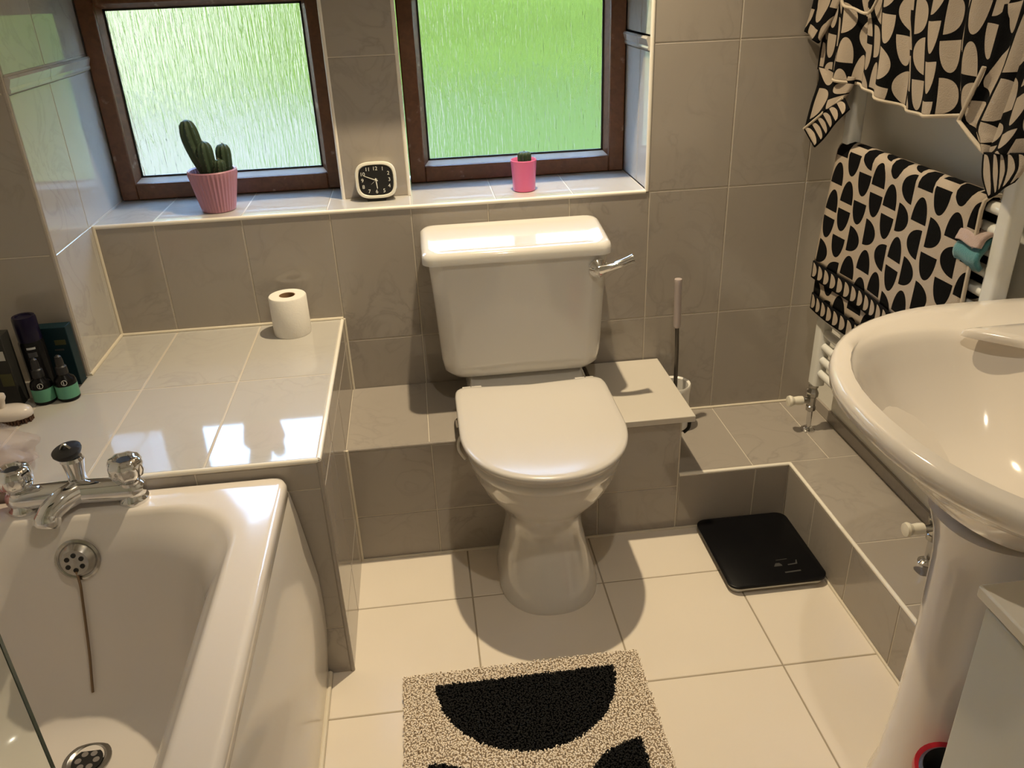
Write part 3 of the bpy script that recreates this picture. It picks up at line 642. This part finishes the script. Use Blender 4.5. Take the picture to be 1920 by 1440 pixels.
cx0, cyf, czt = 0.512, -1.413, 0.69
cab = thing('bathroom_cabinet', (0.75, -1.62, 0), 'white laminate cabinet with cream top at the lower right corner', 'cabinet')
rbox('body', (cx0+.012, cyf-.42, 0.02), (XE-.003, cyf-.012, czt-.018), 'cab', cab, .003)
rbox('worktop', (cx0, cyf-.44, czt-.018), (XE+.12, cyf, czt), 'cab_top', cab, .003)
rbox('plinth', (cx0+.03, cyf-.41, 0.0), (XE-.01, cyf-.03, 0.02), 'cab', cab, .001)
dr = rbox('door', (cx0+.004, cyf-.415, .05), (cx0+.012, cyf-.017, czt-.024), 'cab', cab, .002)
MB().lathe([(0.006,0.0),(0.006,0.012),(0.012,0.016),(0.010,0.022),(0.0,0.023)], (cx0+.004, cyf-.37, .36), 16, (-1,0,0)).build('knob', 'chrome', dr)

pot = thing('small_tub', (0.62, -1.345, 0), 'round red tub with grey inside beside the basin pedestal', 'tub')
cxp, cyp = 0.610, -1.360
MB().lathe([(0.042,0.0),(0.046,0.01),(0.053,0.13),(0.057,0.235),(0.061,0.246),(0.059,0.256),(0.052,0.252)], (cxp,cyp,0), 40, cap1=False).build('outer_shell', 'red', pot)
MB().lathe([(0.0525,0.252),(0.047,0.257),(0.043,0.245),(0.042,0.05),(0.0,0.045)], (cxp,cyp,0), 40, cap0=False).build('inner_bowl', 'grey_rubber', pot)

# ------------------------------------------------------------------ towel radiator
RXc = 0.925
rad = thing('towel_radiator', (RXc, -0.48, H3), 'white ladder towel radiator standing off the right wall', 'radiator')
YR0, YR1 = -0.178, -0.790
for y in (YR0, YR1):
    MB().loft([rrect(RXc, y, .017, .021, .010, z, 5) for z in (0.325, 0.328, 1.547, 1.55)]).build('upright', 'rad', rad, 50)
    for z in (0.42, 1.45):
        MB().tube([(RXc+.015, y, z), (XW, y, z)], .009, 10).build('wall_bracket', 'rad', rad)
for z in [0.365+.04*i for i in range(7)] + [0.690+.04*i for i in range(8)] + [1.26+.04*i for i in range(6)]:
    MB().tube([(RXc, YR0, z), (RXc, YR1, z)], .0115, 14).build('rail', 'rad', rad)
def valve(y, label):
    v = thing('radiator_valve', (RXc-.01, y, H3), label, 'radiator valve', 'radiator valves on the ledge')
    x = RXc - .008
    MB().tube([(x,y,H3+.002),(x,y,.25)], .0075, 14).build('pipe', 'chrome', v)
    MB().lathe([(0.020,0.0),(0.020,0.004),(0.012,0.010),(0.009,0.011)], (x,y,H3), 22).build('floor_collar', 'chrome', v)
    MB().lathe([(0.008,.238),(0.014,.243),(0.014,.256),(0.0115,.258),(0.012,.284),(0.016,.288),(0.017,.300),(0.013,.305),(0.011,.312),(0.014,.316),(0.014,.326)], (x,y,0), 8).build('body', 'dullchrome', v, 30)
    st = MB().tube([(x-.008,y,.274),(x-.030,y,.275)], .009, 12).build('stem', 'dullchrome', v)
    MB().lathe([(0.0125,0.0),(0.013,0.012),(0.0115,0.026),(0.014,0.030),(0.0165,0.036),(0.015,0.042),(0.0,0.044)], (x-.028,y,.275), 22, (-1,0,0.03)).build('cap', 'cream_plastic', v)
valve(-0.182, 'chrome radiator valve with cream cap in the corner by the back wall')
valve(-0.793, 'chrome radiator valve with cream cap below the wash basin')

# ------------------------------------------------------------------ towels
def cloth(name, fn, nu, nv, mat, parent, uvs, thick=0.004):
    """fn(s, t) -> point; uvs = (width m, length m, u0, v0)"""
    vs, fs = [], []
    for j in range(nv + 1):
        for i in range(nu + 1): vs.append(tuple(fn(i/nu, j/nv)))
    for j in range(nv):
        for i in range(nu):
            k = j*(nu+1) + i; fs.append((k, k+1, k+nu+2, k+nu+1))
    me = bpy.data.meshes.new(name); me.from_pydata(vs, [], fs); me.update()
    uv = me.uv_layers.new(name='UVMap')
    for p in me.polygons:
        for li, vi in zip(p.loop_indices, p.vertices):
            i, j = vi % (nu+1), vi // (nu+1)
            uv.data[li].uv = (uvs[2] + uvs[0]*i/nu, uvs[3] + uvs[1]*j/nv)
    o = link(name, me, mat, parent, 80)
    md = o.modifiers.new('thickness', 'SOLIDIFY'); md.thickness = thick; md.offset = 0
    return o
def hem(pts, r, name, parent, mat='hem'): return MB().tube(pts, r, 8).build(name, mat, parent)

tw = thing('hand_towel', (0.9, -0.45, 0.97), 'beige towel with black half-moons folded over the radiator rail', 'towel')
ZT = 0.988
def drape(x_off, z_bot, back_z, y0, y1, wob, tr=1.0):
    Rr = 0.017 + x_off; L1_ = ZT - .018 - z_bot; Lc = PI*Rr; Lb = ZT - .018 - back_z; Lt = L1_ + Lc + Lb
    def fn(s, t):
        d = t*Lt; y = y0 + (y1-y0)*s
        if d < L1_: x, z = RXc - Rr, z_bot + d
        elif d < L1_ + Lc: a = (d - L1_)/Rr; x, z = RXc - Rr*math.cos(a), ZT - .018 + Rr*math.sin(a)
        else: x, z = RXc + Rr*.8, ZT - .018 - (d - L1_ - Lc)
        k = max(0, min(1, (ZT - z)/.3))
        x += -0.006*k*math.sin(s*9 + wob) - 0.010*k
        y += 0.014*k*(s-.5)*2*(-1) * tr
        return (x, y, z)
    return fn, Lt
fnb, Lb_ = drape(0.000, 0.590, 0.62, -0.165, -0.735, 0.4); fnf, Lf_ = drape(0.006, 0.680, 0.66, -0.165, -0.735, 1.2)
cloth('under_layer', fnb, 40, 60, 'towel_light', tw, (0.57, Lb_, 0.013, 0.02))
cloth('front_layer', fnf, 40, 60, 'towel_light', tw, (0.57, Lf_, 0.0, 0.0))
def band(fn, Lt, h, nm):
    cloth(nm, lambda s, t: Vector(fn(s, (h/Lt)*t)) + Vector((-.0035 + .003*0, 0, -0.0 + t*0 - (1-t)*0.045)), 40, 6, 'towel_border', tw, (0.57, 0.042, 0.0, 0.0), 0.004)
band(fnf, Lf_, 0.001, 'front_border'); band(fnb, Lb_, 0.001, 'under_border')
hem([fnf(1.0, k/40) for k in range(0, 34)], .004, 'side_hem', tw)

bt = thing('bath_towel', (0.9, -0.42, 1.4), 'black towel with beige half-moons draped over the radiator top', 'towel')
def hemz(y):  # lower edge of the main drape
    tab = [(0.02,1.165),(-0.05,1.15),(-0.14,1.142),(-0.25,1.137),(-0.35,1.128),(-0.45,1.112),(-0.55,1.112),(-0.64,1.125),(-0.72,1.12),(-0.80,1.11)]
    for (ya, za), (yb, zb) in zip(tab, tab[1:]):
        if yb <= y <= ya: return za + (zb-za)*(ya-y)/(ya-yb)
    return tab[0][1] if y > 0.02 else tab[-1][1]
def main_fn(s, t):
    y = -0.055 - 0.76*s; zb = hemz(y)
    z = zb + (1.60 - zb)*t
    f = 0.011*math.sin(s*27 + 2.0*t) + 0.008*math.sin(s*51 + 1.3) ; k = 1.0 - 0.55*t
    x = 0.872 + f*k - 0.010*math.sin(PI*(1-t))
    y += 0.010*math.sin(z*18 + s*5)
    return (x, y, z)
cloth('main_drape', main_fn, 130, 70, 'towel_dark', bt, (1.15, 0.50, 0.0, 0.0))
hem([main_fn(k/80, 0.0) for k in range(2, 70)], .0042, 'lower_hem', bt)
def strip(nm, L, R, mat, uvs, nu=14, nv=30, fold=0.006, ph=0):
    """cloth between two guide curves"""
    A, B = arc(L, 10), arc(R, 10)
    def fn(s, t):
        i = min(len(A)-1, int(round(t*(len(A)-1)))); p = A[i].lerp(B[min(i, len(B)-1)], s)
        return p + Vector((fold*math.sin(s*PI*2.2 + ph), 0, 0))
    return cloth(nm, fn, nu, nv, mat, bt, uvs), A, B
# far corner hanging below the hem next to the back wall
strip('far_corner_fold', [(0.868,-.070,1.16),(0.866,-.088,1.129),(0.862,-.070,1.069),(0.860,-.055,1.006)], [(0.872,-.245,1.15),(0.872,-.240,1.130),(0.870,-.230,1.115),(0.868,-.218,1.101)], 'towel_dark', (0.12, 0.17, 0.33, 0.11))
strip('far_corner_border', [(0.858,-.054,1.006),(0.857,-.090,0.990),(0.856,-.129,0.973)], [(0.868,-.218,1.103),(0.867,-.236,1.093),(0.866,-.255,1.082)], 'towel_border', (0.18, 0.042, 0, 0), 14, 8, 0.003)
hem([(0.858,-.054,1.006),(0.862,-.135,1.055),(0.867,-.218,1.103)], .0035, 'corner_hem', bt)
# near corner: a deep fold hanging lower by the front upright
nl = [(0.850,-.752,1.32),(0.842,-.752,1.223),(0.838,-.739,1.178),(0.835,-.722,1.130),(0.833,-.765,1.111),(0.832,-.808,1.090)]
strip('near_corner_fold', nl, [(0.846,-.86,1.34),(0.842,-.85,1.24),(0.838,-.835,1.18),(0.835,-.825,1.13),(0.833,-.823,1.11),(0.832,-.820,1.088)], 'towel_dark', (0.11, 0.26, 0.2, 0.3), fold=0.010)
strip('near_corner_flap', [(0.830,-.85,1.30),(0.828,-.838,1.20),(0.826,-.824,1.12),(0.825,-.816,1.09)], [(0.815,-1.0,1.33),(0.815,-.98,1.25),(0.815,-.955,1.17),(0.815,-.925,1.11)], 'towel_dark', (0.15, 0.28, 0.7, 0.52), fold=0.008, ph=1)
strip('near_corner_border', [(0.824,-.815,1.092),(0.823,-.827,1.053),(0.822,-.856,1.022)], [(0.815,-.925,1.112),(0.815,-.932,1.09),(0.815,-.915,1.062)], 'towel_border', (0.14, 0.042, 0.0, 0.0), 12, 8, 0.003)
hem([(0.836,-.752,1.223),(0.832,-.739,1.178),(0.829,-.722,1.130),(0.827,-.765,1.111),(0.826,-.81,1.092)], .0038, 'corner_hem', bt)
hem(arc([(0.846,-.185,1.335),(0.846,-.20,1.303),(0.846,-.25,1.297),(0.846,-.318,1.290),(0.846,-.352,1.325)], 4), .0032, 'hanging_loop', bt)
strip('far_upper_flap', [(0.858,-.03,1.42),(0.856,-.03,1.31),(0.852,-.005,1.236)], [(0.862,-.17,1.42),(0.86,-.15,1.30),(0.858,-.075,1.212)], 'towel_dark', (0.11, 0.20, 0.05, 0.4), 10, 16, 0.003)

fc = thing('face_cloth', (0.905, -0.73, 0.9), 'small teal and pale pink face cloth folded over a radiator rail', 'cloth')
def fc_fn(off, L, bulge):
    def fn(s, t):
        y = -0.695 - 0.072*s; a = t*PI*1.05
        if t < .45: k = t/.45; x, z = RXc - .016 - off - bulge*math.sin(k*PI), .868 - L*(1-k) + .03*k
        else: k = (t-.45)/.55; x, z = RXc - (.016+off)*math.cos(k*PI), .898 + .016*math.sin(k*PI)
        return (x, y, z + .002*math.sin(s*7))
    return fn
cloth('teal_side', fc_fn(.003, .012, .012), 12, 20, 'teal_cloth', fc, (.1,.1,0,0), .010)
cloth('pink_side', lambda s, t: Vector(fc_fn(.012, -.006, .004)(s, .25+.7*t)) + Vector((0,0,.012)), 12, 16, 'pink_cloth', fc, (.1,.1,0,0), .008)

# ------------------------------------------------------------------ rug
rug = thing('bath_mat', (-0.01, -1.13, 0), 'beige shaggy bath mat with black half-moons in front of toilet', 'bath mat')
RX0, RX1, RY0, RY1 = -0.268, 0.256, -1.47, -0.792
MB().loft([rrect((RX0+RX1)/2, (RY0+RY1)/2, (RX1-RX0)/2-.004, (RY1-RY0)/2-.004, .012, z, 4) for z in (0.0005, 0.008)]).build('backing', 'grey_rubber', rug)
moons = [((-0.003,-0.832), 0.196, (0,-1)), ((0.205,-1.17), 0.140, (-1,0)), ((-0.222,-1.17), 0.140, (1,0)), ((-0.0,-1.42), 0.17, (0,1))]
def inside(x, y):
    for k, ((cx, cy), r, (dx, dy)) in enumerate(moons):
        if (x-cx)**2 + (y-cy)**2 < r*r and (x-cx)*dx + (y-cy)*dy > 0: return k
    return -1
buf = {k: MB() for k in range(-1, len(moons))}
st = 0.0036; nx, ny = int((RX1-RX0)/st), int((RY1-RY0)/st)
for i in range(nx):
    for j in range(ny):
        x = RX0 + (i+.5)*st + random.uniform(-.0012,.0012); y = RY0 + (j+.5)*st + random.uniform(-.0012,.0012)
        k = inside(x, y); h = random.uniform(.0185, .0207); r = .0028; a = random.uniform(0, PI); lx, ly_ = random.uniform(-.003,.003), random.uniform(-.003,.003)
        if k >= 0: h += .0015
        b = []
        for q in range(3): b.append((x + r*math.cos(a+q*2*PI/3), y + r*math.sin(a+q*2*PI/3), .006))
        tp = [(x + lx + .85*r*math.cos(a+q*2*PI/3), y + ly_ + .85*r*math.sin(a+q*2*PI/3), h) for q in range(3)]
        o = len(buf[k].v); buf[k].v += b + tp
        buf[k].f += [(o,o+1,o+4,o+3),(o+1,o+2,o+5,o+4),(o+2,o,o+3,o+5),(o+3,o+4,o+5)]
for k, mb in buf.items():
    me = bpy.data.meshes.new('pile'); me.from_pydata(mb.v, [], mb.f); me.update()
    o = link('pile' if k < 0 else 'half_moon_pile', me, 'beige_pile' if k < 0 else 'black_pile', rug); o['kind'] = 'stuff'

# ------------------------------------------------------------------ scales
sc = thing('bathroom_scales', (0.66, -0.5, 0), 'flat black glass bathroom scales on the floor against the ledge', 'scales')
scx, scy, shx, shy = 0.6595, -0.497, 0.127, 0.142
MB().loft([rrect(scx, scy, shx-ins, shy-ins, .028, z, 8) for z, ins in ((0.018,.001),(0.0185,0),(0.0245,0),(0.0255,.0012))]).build('glass_platform', 'black_glass', sc, 50)
MB().loft([rrect(scx, scy, shx-.004, shy-.004, .026, z, 8) for z in (0.010, 0.0178)]).build('under_tray', 'silver', sc)
for sx in (-1, 1):
    for sy in (-1, 1):
        MB().lathe([(0.020,0.0),(0.022,0.004),(0.020,0.010)], (scx+sx*.098, scy+sy*.112, 0.0), 20).build('foot', 'silver', sc)
def mark(pts, par, mat='lcd', z=0.0257, nm='display_mark'):
    MB().add([(x, y, z) for x, y in pts], [tuple(range(len(pts)))]).build(nm, mat, par, None)
mark([(.668,-.578),(.690,-.578),(.690,-.572),(.686,-.566),(.676,-.566),(.672,-.572)], sc)
mark([(.705,-.578),(.730,-.576),(.735,-.560),(.732,-.560),(.727,-.572),(.705,-.574)], sc)
mark([(.682,-.556),(.712,-.554),(.712,-.552),(.682,-.554)], sc)
mark([(.686,-.606),(.728,-.604),(.728,-.599),(.686,-.601)], sc, nm='maker_print')

# ------------------------------------------------------------------ toilet brush
br = thing('toilet_brush', (0.545, -0.085, H3), 'white toilet brush with grey handle in holder behind the board', 'toilet brush')
MB().lathe([(0.040,0.0),(0.044,0.004),(0.045,0.11),(0.048,0.137),(0.046,0.142),(0.040,0.138),(0.036,0.02),(0.0,0.018)], (0.540,-.090,H3), 32).build('holder', 'white_plastic', br)
MB().tube([(0.545,-.090,.20),(0.542,-.089,.42),(0.539,-.088,.495)], .0058, 12).build('stem', 'dark_steel', br)
MB().lathe([(0.006,0.0),(0.0095,0.004),(0.0100,0.02),(0.0098,0.13),(0.0108,0.140),(0.010,0.144),(0.0,0.145)], (0.539,-.088,.490), 18, (-.03,0.0,1)).build('handle', 'mauve', br)
MB().tube(arc([(0.505,-.30,.338),(0.514,-.31,.322),(0.512,-.315,.300),(0.498,-.318,.288)], 6), .0045, 8).build('cable', 'dark', bd)

# ------------------------------------------------------------------ toilet roll
tr = thing('toilet_roll', (-0.508, -0.072, H2), 'white toilet roll standing on the tiled shelf by the wall', 'toilet roll')
MB().lathe([(0.0475,0.0),(0.0485,0.003),(0.0485,0.102),(0.0465,0.105),(0.021,0.105),(0.0205,0.103),(0.0205,0.0)], (-.508,-.072,H2+.0003), 40, cap0=False, cap1=False).build('paper', 'paper', tr, 40)
MB().lathe([(0.0204,0.001),(0.0204,0.1045),(0.0192,0.1045),(0.0192,0.001),(0.0,0.001)], (-.508,-.072,H2+.0003), 32, cap0=False).build('cardboard_core', 'card_tube', tr)

# ------------------------------------------------------------------ cacti
ca = thing('potted_cactus', (-0.672, 0.085, ZS), 'tall dark green cactus in a ribbed lilac pink pot on the sill', 'potted cactus')
cxx, cyy = -0.672, 0.085
rings = []
for z, r in ((0.0,.040),(0.002,.043),(0.02,.046),(0.088,.0595),(0.096,.0615),(0.104,.062),(0.107,.060),(0.104,.056),(0.09,.053)):
    fl = .0012 if .01 < z < .1 and r > .045 else 0
    rings.append([(cxx+(r+fl*math.cos(36*a))*math.cos(a), cyy+(r+fl*math.cos(36*a))*math.sin(a), ZS+.0003+z) for a in [2*PI*j/216 for j in range(216)]])
MB().loft(rings, cap1=False).build('pot', 'pinkpot', ca, 25)
MB().lathe([(0.0545,.0),(0.03,.004),(0.0,.005)], (cxx,cyy,ZS+.092), 24, cap0=False).build('soil', 'soil', ca)
SP = MB()
def cactus_stem(pts, rmax, nm='cactus_stem', par=ca, ribs=8, spines=SP):
    pa_ = arc(pts, 7); n = 64; L = len(pa_); prev = None; rings = []
    for i, p in enumerate(pa_):
        t = i/(L-1); d = (pa_[min(i+1,L-1)] - pa_[max(i-1,0)]).normalized()
        e1_ = Vector((1,0,0)) - d*d.x if prev is None else prev - d*prev.dot(d); e1_.normalize(); prev = e1_; e2_ = d.cross(e1_)
        R_ = rmax*(0.72 + .28*min(1, t*3))*math.sqrt(max(0.003, 1-max(0,(t-.72)/.28)**2))
        rings.append([p + (e1_*math.cos(a) + e2_*math.sin(a))*R_*(1+.13*math.cos(ribs*a)) for a in [2*PI*j/n for j in range(n)]])
        if i % 2 == 0:
            for q in range(ribs):
                a = 2*PI*q/ribs; o = e1_*math.cos(a) + e2_*math.sin(a); b = p + o*R_*1.11
                for w_ in (-1, 0, 1):
                    tip = b + o*.005 + d*.003*w_ + e2_.cross(o)*.002*w_ + Vector((0,0,.001)); sd = d.cross(o)*.0004
                    SP.add([b-sd, b+sd, tip], [(0,1,2)])
    MB().loft(rings).build(nm, 'cactus', par, 60)
zc = ZS + .09
cactus_stem([(cxx-.008,cyy+.0,zc),(cxx-.022,cyy,zc+.045),(cxx-.036,cyy+.002,zc+.09),(cxx-.042,cyy+.004,zc+.142)], .0215)
cactus_stem([(cxx+.000,cyy-.012,zc),(cxx-.004,cyy-.014,zc+.04),(cxx-.006,cyy-.014,zc+.09)], .0185)
cactus_stem([(cxx+.030,cyy+.004,zc),(cxx+.034,cyy+.004,zc+.03),(cxx+.037,cyy+.004,zc+.079)], .0175)
cactus_stem([(cxx+.022,cyy-.022,zc),(cxx+.026,cyy-.024,zc+.02),(cxx+.027,cyy-.024,zc+.045)], .0135)
so = SP.build('spines', 'spine', ca, None); so['kind'] = 'stuff'
SP = MB()
c2 = thing('small_potted_cactus', (0.142, 0.085, ZS), 'tiny round cactus in a smooth bright pink pot on the sill', 'potted cactus')
MB().lathe([(0.027,0.0),(0.030,0.002),(0.0305,0.01),(0.034,0.07),(0.0352,0.082),(0.034,0.084),(0.032,0.080),(0.031,0.068)], (0.142,.085,ZS+.0003), 40, cap1=False).build('pot', 'pinkglass', c2)
MB().lathe([(0.0312,.0),(0.0,.003)], (0.142,.085,ZS+.068), 24, cap0=False).build('soil', 'soil', c2)
cactus_stem([(0.145,.087,ZS+.070),(0.145,.087,ZS+.086),(0.145,.087,ZS+.104)], .0165, 'cactus_ball', c2, 10)
so = SP.build('spines', 'spine', c2, None); so['kind'] = 'stuff'

# ------------------------------------------------------------------ alarm clock
CK = Vector((-0.255, 0.084, ZS))
ck = thing('alarm_clock', CK, 'cream alarm clock with black dial on the sill before the pillar', 'clock')
tilt = math.radians(-8)
Rk = Matrix.Rotation(tilt, 3, 'X')
CC = CK + Vector((0, 0, .0535))
def ckp(x, z, d): return CC + Rk @ Vector((x, -d, z))
def sqr(a, b, d, n=48, p=3.4): return [ckp(a*math.copysign(abs(math.cos(t_))**(2/p), math.cos(t_)), b*math.copysign(abs(math.sin(t_))**(2/p), math.sin(t_)), d) for t_ in [2*PI*k/n for k in range(n)]]
MB().loft([sqr(.040,.036,-.024), sqr(.050,.045,-.018), sqr(.054,.0475,.0), sqr(.054,.0475,.010), sqr(.0525,.046,.014), sqr(.0475,.041,.0145), sqr(.0455,.039,.011)]).build('case', 'clock_case', ck, 60)
dial = MB().loft([sqr(.0455,.039,.0105), sqr(.0453,.0388,.0120)]).build('dial', 'clock_face', ck, 30)
rbox('foot', CK + Vector((-.028,-.014,.0003)), CK + Vector((.022,.016,.011)), 'clock_face', ck, .002)
for h in range(1, 13):
    a = PI/2 - h*PI/6
    cu = bpy.data.curves.new('numeral', 'FONT'); cu.body = str(h); cu.size = .0135; cu.align_x = 'CENTER'; cu.align_y = 'CENTER'; cu.extrude = .0002
    tmp = bpy.data.objects.new('numeral_curve', cu); COL.objects.link(tmp); bpy.context.view_layer.update()
    me = bpy.data.meshes.new_from_object(tmp.evaluated_get(bpy.context.evaluated_depsgraph_get())); bpy.data.objects.remove(tmp); bpy.data.curves.remove(cu); me.materials.clear(); me.materials.append(MT['clock_print'])
    o = bpy.data.objects.new('numeral', me); COL.objects.link(o)
    k = 1/ max(abs(math.cos(a))**3.4 + abs(math.sin(a))**3.4, 1e-6)**(1/3.4)
    p = ckp(.0365*k*math.cos(a)*.97, .0305*k*math.sin(a)*.97, .0125)
    Rm = (Rk @ Matrix.Rotation(PI/2, 3, 'X')).to_4x4(); Rm.translation = p
    o.matrix_basis = Rm; o.parent = ck; o.matrix_parent_inverse = ck.matrix_basis.inverted()
def hand(ang, L, wd, nm, mat, dep):
    a = PI/2 - math.radians(ang); c, s_ = math.cos(a), math.sin(a); q = []
    for l, ww in ((-.005, wd), (L, wd*.5), (L, -wd*.5), (-.005, -wd)): q.append((l*c - ww*s_, l*s_ + ww*c))
    MB().loft([[ckp(x, z, d) for x, z in q] for d in (dep, dep+.0008)]).build(nm, mat, ck, None)
hand(292, .032, .0013, 'minute_hand', 'clock_print', .0140); hand(174, .022, .0018, 'hour_hand', 'clock_print', .0130); hand(232, .017, .0006, 'alarm_hand', 'label_white', .0125)

# ------------------------------------------------------------------ bottles and cartons on the shelf
ct = thing('product_carton', (-0.99, -0.275, H2), 'dark teal carton leaning by the niche corner, rightmost of the toiletries', 'carton')
rbox('box', (-1.050, -0.296, H2+.0003), (-0.974, -0.262, H2+.147), 'carton_teal', ct, .0015)
def label_bar(par, x0, x1, z0, z1, y, mat='label_white', nm='label_print'): MB().box((x0, y-.0006, z0), (x1, y, z1)).build(nm, mat, par, None)
label_bar(ct, -1.006, -.982, H2+.104, H2+.116, -.2961, 'olive'); label_bar(ct, -1.010, -.990, H2+.090, H2+.094, -.2961, 'lcd')
pb = thing('tall_bottle', (-1.035, -0.335, H2), 'tall black bottle with dark purple cap behind the dropper bottles', 'bottle')
MB().lathe([(0.024,0.0),(0.0265,0.003),(0.0265,0.128),(0.0245,0.134)], (-1.042,-.325,H2+.0003), 32).build('bottle_body', 'bottle_black', pb)
MB().lathe([(0.0245,0.134),(0.0250,0.136),(0.0250,0.186),(0.023,0.191),(0.017,0.191),(0.016,0.188),(0.0,0.188)], (-1.042,-.325,H2+.0003), 32).build('cap', 'bottle_purple', pb)
def curved_label(par, c, r, z0, z1, a0, a1, mat, nm):
    n = 12; rr = [[(c[0]+q*math.cos(a0+(a1-a0)*k/n), c[1]+q*math.sin(a0+(a1-a0)*k/n), z) for k in range(n+1)] for q, z in ((r, z0), (r, z1))]
    MB().add(rr[0]+rr[1], [(k, k+1, n+2+k, n+1+k) for k in range(n)]).build(nm, mat, par, 60)
curved_label(pb, (-1.042,-.325), .0268, H2+.119, H2+.124, -PI*.52, -PI*.30, 'label_white', 'label_print')
curved_label(pb, (-1.042,-.325), .0268, H2+.100, H2+.112, -PI*.52, -PI*.30, 'lcd', 'label_print')
def dropper(x, y, label):
    d = thing('dropper_bottle', (x, y, H2), label, 'bottle', 'dropper bottles on the tiled shelf')
    MB().lathe([(0.021,0.0),(0.0235,0.003),(0.0235,0.044),(0.021,0.052),(0.012,0.060),(0.011,0.064)], (x,y,H2+.0003), 32).build('bottle_body', 'bottle_black', d)
    cp_ = MB().lathe([(0.0125,0.0625),(0.0128,0.066),(0.0122,0.080),(0.009,0.083),(0.0085,0.095),(0.007,0.104),(0.003,0.108),(0.0,0.108)], (x,y,H2+.0003), 24).build('dropper_cap', 'black', d)
    MB().lathe([(0.0238,0.008),(0.0238,0.038)], (x,y,H2+.0003), 32, cap0=False, cap1=False).build('label', 'label_green', d)
    pc_ = Vector((x+.006, y-.0236, H2+.047))
    MB().lathe([(0.0062,0.0),(0.0062,0.0008),(0.005,0.0008),(0.005,0.0)], Vector((x+.007, y-.0218, H2+.048)), 20, (.28,-1,.25), cap0=False, cap1=False).build('logo_ring', 'label_white', d)
    MB().box((x+.0058, y-.0242, H2+.044), (x+.0072, y-.0232, H2+.052)).build('logo_stroke', 'label_white', d, None)
dropper(-1.026, -0.373, 'small black dropper bottle with green label, the left of the pair')
dropper(-0.977, -0.366, 'small black dropper bottle with green label, the right of the pair')
gc = thing('grey_carton', (-1.11, -0.36, H2), 'dark grey upright carton with white print left of the tall bottle', 'carton')
rbox('box', (-1.135, -0.385, H2+.0003), (-1.072, -0.345, H2+.170), 'carton_grey', gc, .0015)
label_bar(gc, -1.094, -1.077, H2+.112, H2+.134, -.3851); label_bar(gc, -1.100, -1.075, H2+.05, H2+.080, -.3851, 'olive'); label_bar(gc, -1.12, -1.108, H2+.12, H2+.14, -.3851)
nb = thing('nail_brush', (-1.06, -0.47, H2), 'ivory oval nail brush with brown bristles on the tiled shelf', 'brush')
nbc = Vector((-1.062, -0.462, H2))
rings = []
for z, k in ((0.012,.90),(0.016,.99),(0.023,1.0),(0.030,.93),(0.035,.72),(0.037,.35)):
    rings.append([(nbc.x + .046*k*math.cos(a), nbc.y + .028*k*math.sin(a), H2+z) for a in [2*PI*j/36 for j in range(36)]])
MB().loft(rings).build('brush_back', 'brush_body', nb, 60)
MB().lathe([(0.009,0.030),(0.007,0.040),(0.009,0.052),(0.013,0.060),(0.012,0.067),(0.0,0.069)], (nbc.x-.012, nbc.y-.002, H2), 20).build('handle_knob', 'brush_body', nb)
bm_ = MB()
for i in range(-6, 7):
    for j in range(-3, 4):
        x, y = i*.0065, j*.0072
        if (x/.043)**2 + (y/.025)**2 < 1: bm_.lathe([(0.0022,0.0005),(0.0024,0.014)], (nbc.x+x, nbc.y+y, H2), 5)
bo = bm_.build('bristles', 'bristle', nb, None); bo['kind'] = 'stuff'
lp = thing('lilac_bottle', (-1.125, -0.44, H2), 'small lilac bottle at the left edge behind the nail brush', 'bottle')
MB().lathe([(0.018,0.0),(0.020,0.003),(0.020,0.065),(0.012,0.075),(0.009,0.078)], (-1.122,-.438,H2+.0003), 24).build('bottle_body', 'lilac', lp)
MB().lathe([(0.010,0.078),(0.010,0.095),(0.0,0.096)], (-1.122,-.438,H2+.0003), 20).build('cap', 'brush_body', lp)

# crumpled clear bag with a pink sponge at the left edge
bgo = thing('plastic_bag', (-1.04, -0.68, H2), 'crumpled clear plastic bag at the left end of the bath tap', 'plastic bag')
def blob(c, rad, amp, seed, nm, mat, par, sub=4, flat=None):
    bm = bmesh.new(); bmesh.ops.create_icosphere(bm, subdivisions=sub, radius=1.0); rnd = random.Random(seed); ph = [(rnd.uniform(2,6), rnd.uniform(2,6), rnd.uniform(2,6), rnd.uniform(0,6)) for _ in range(7)]
    for v in bm.verts:
        d = sum(abs(math.sin(a*v.co.x + b*v.co.y + c_*v.co.z + p)) for a, b, c_, p in ph)/7 - .6
        q = v.co*(1 + amp*d); v.co = Vector((c[0]+q.x*rad[0], c[1]+q.y*rad[1], c[2]+q.z*rad[2]))
        if flat is not None: v.co.z = max(v.co.z, flat)
    me = bpy.data.meshes.new(nm); bm.to_mesh(me); bm.free(); return link(nm, me, mat, par, 40)
blob((-1.03,-.660,H2+.030), (.092,.085,.05), .7, 3, 'film', 'film', bgo, flat=H2+.0015)
sg = thing('bath_sponge', (-1.0, -0.78, BZ), 'pale pink bath sponge on the bath rim at the left photo edge', 'sponge')
blob((-1.004,-.784,BZ+.034), (.043,.034,.036), .25, 5, 'sponge_body', 'pink_sponge', sg, flat=BZ+.001)
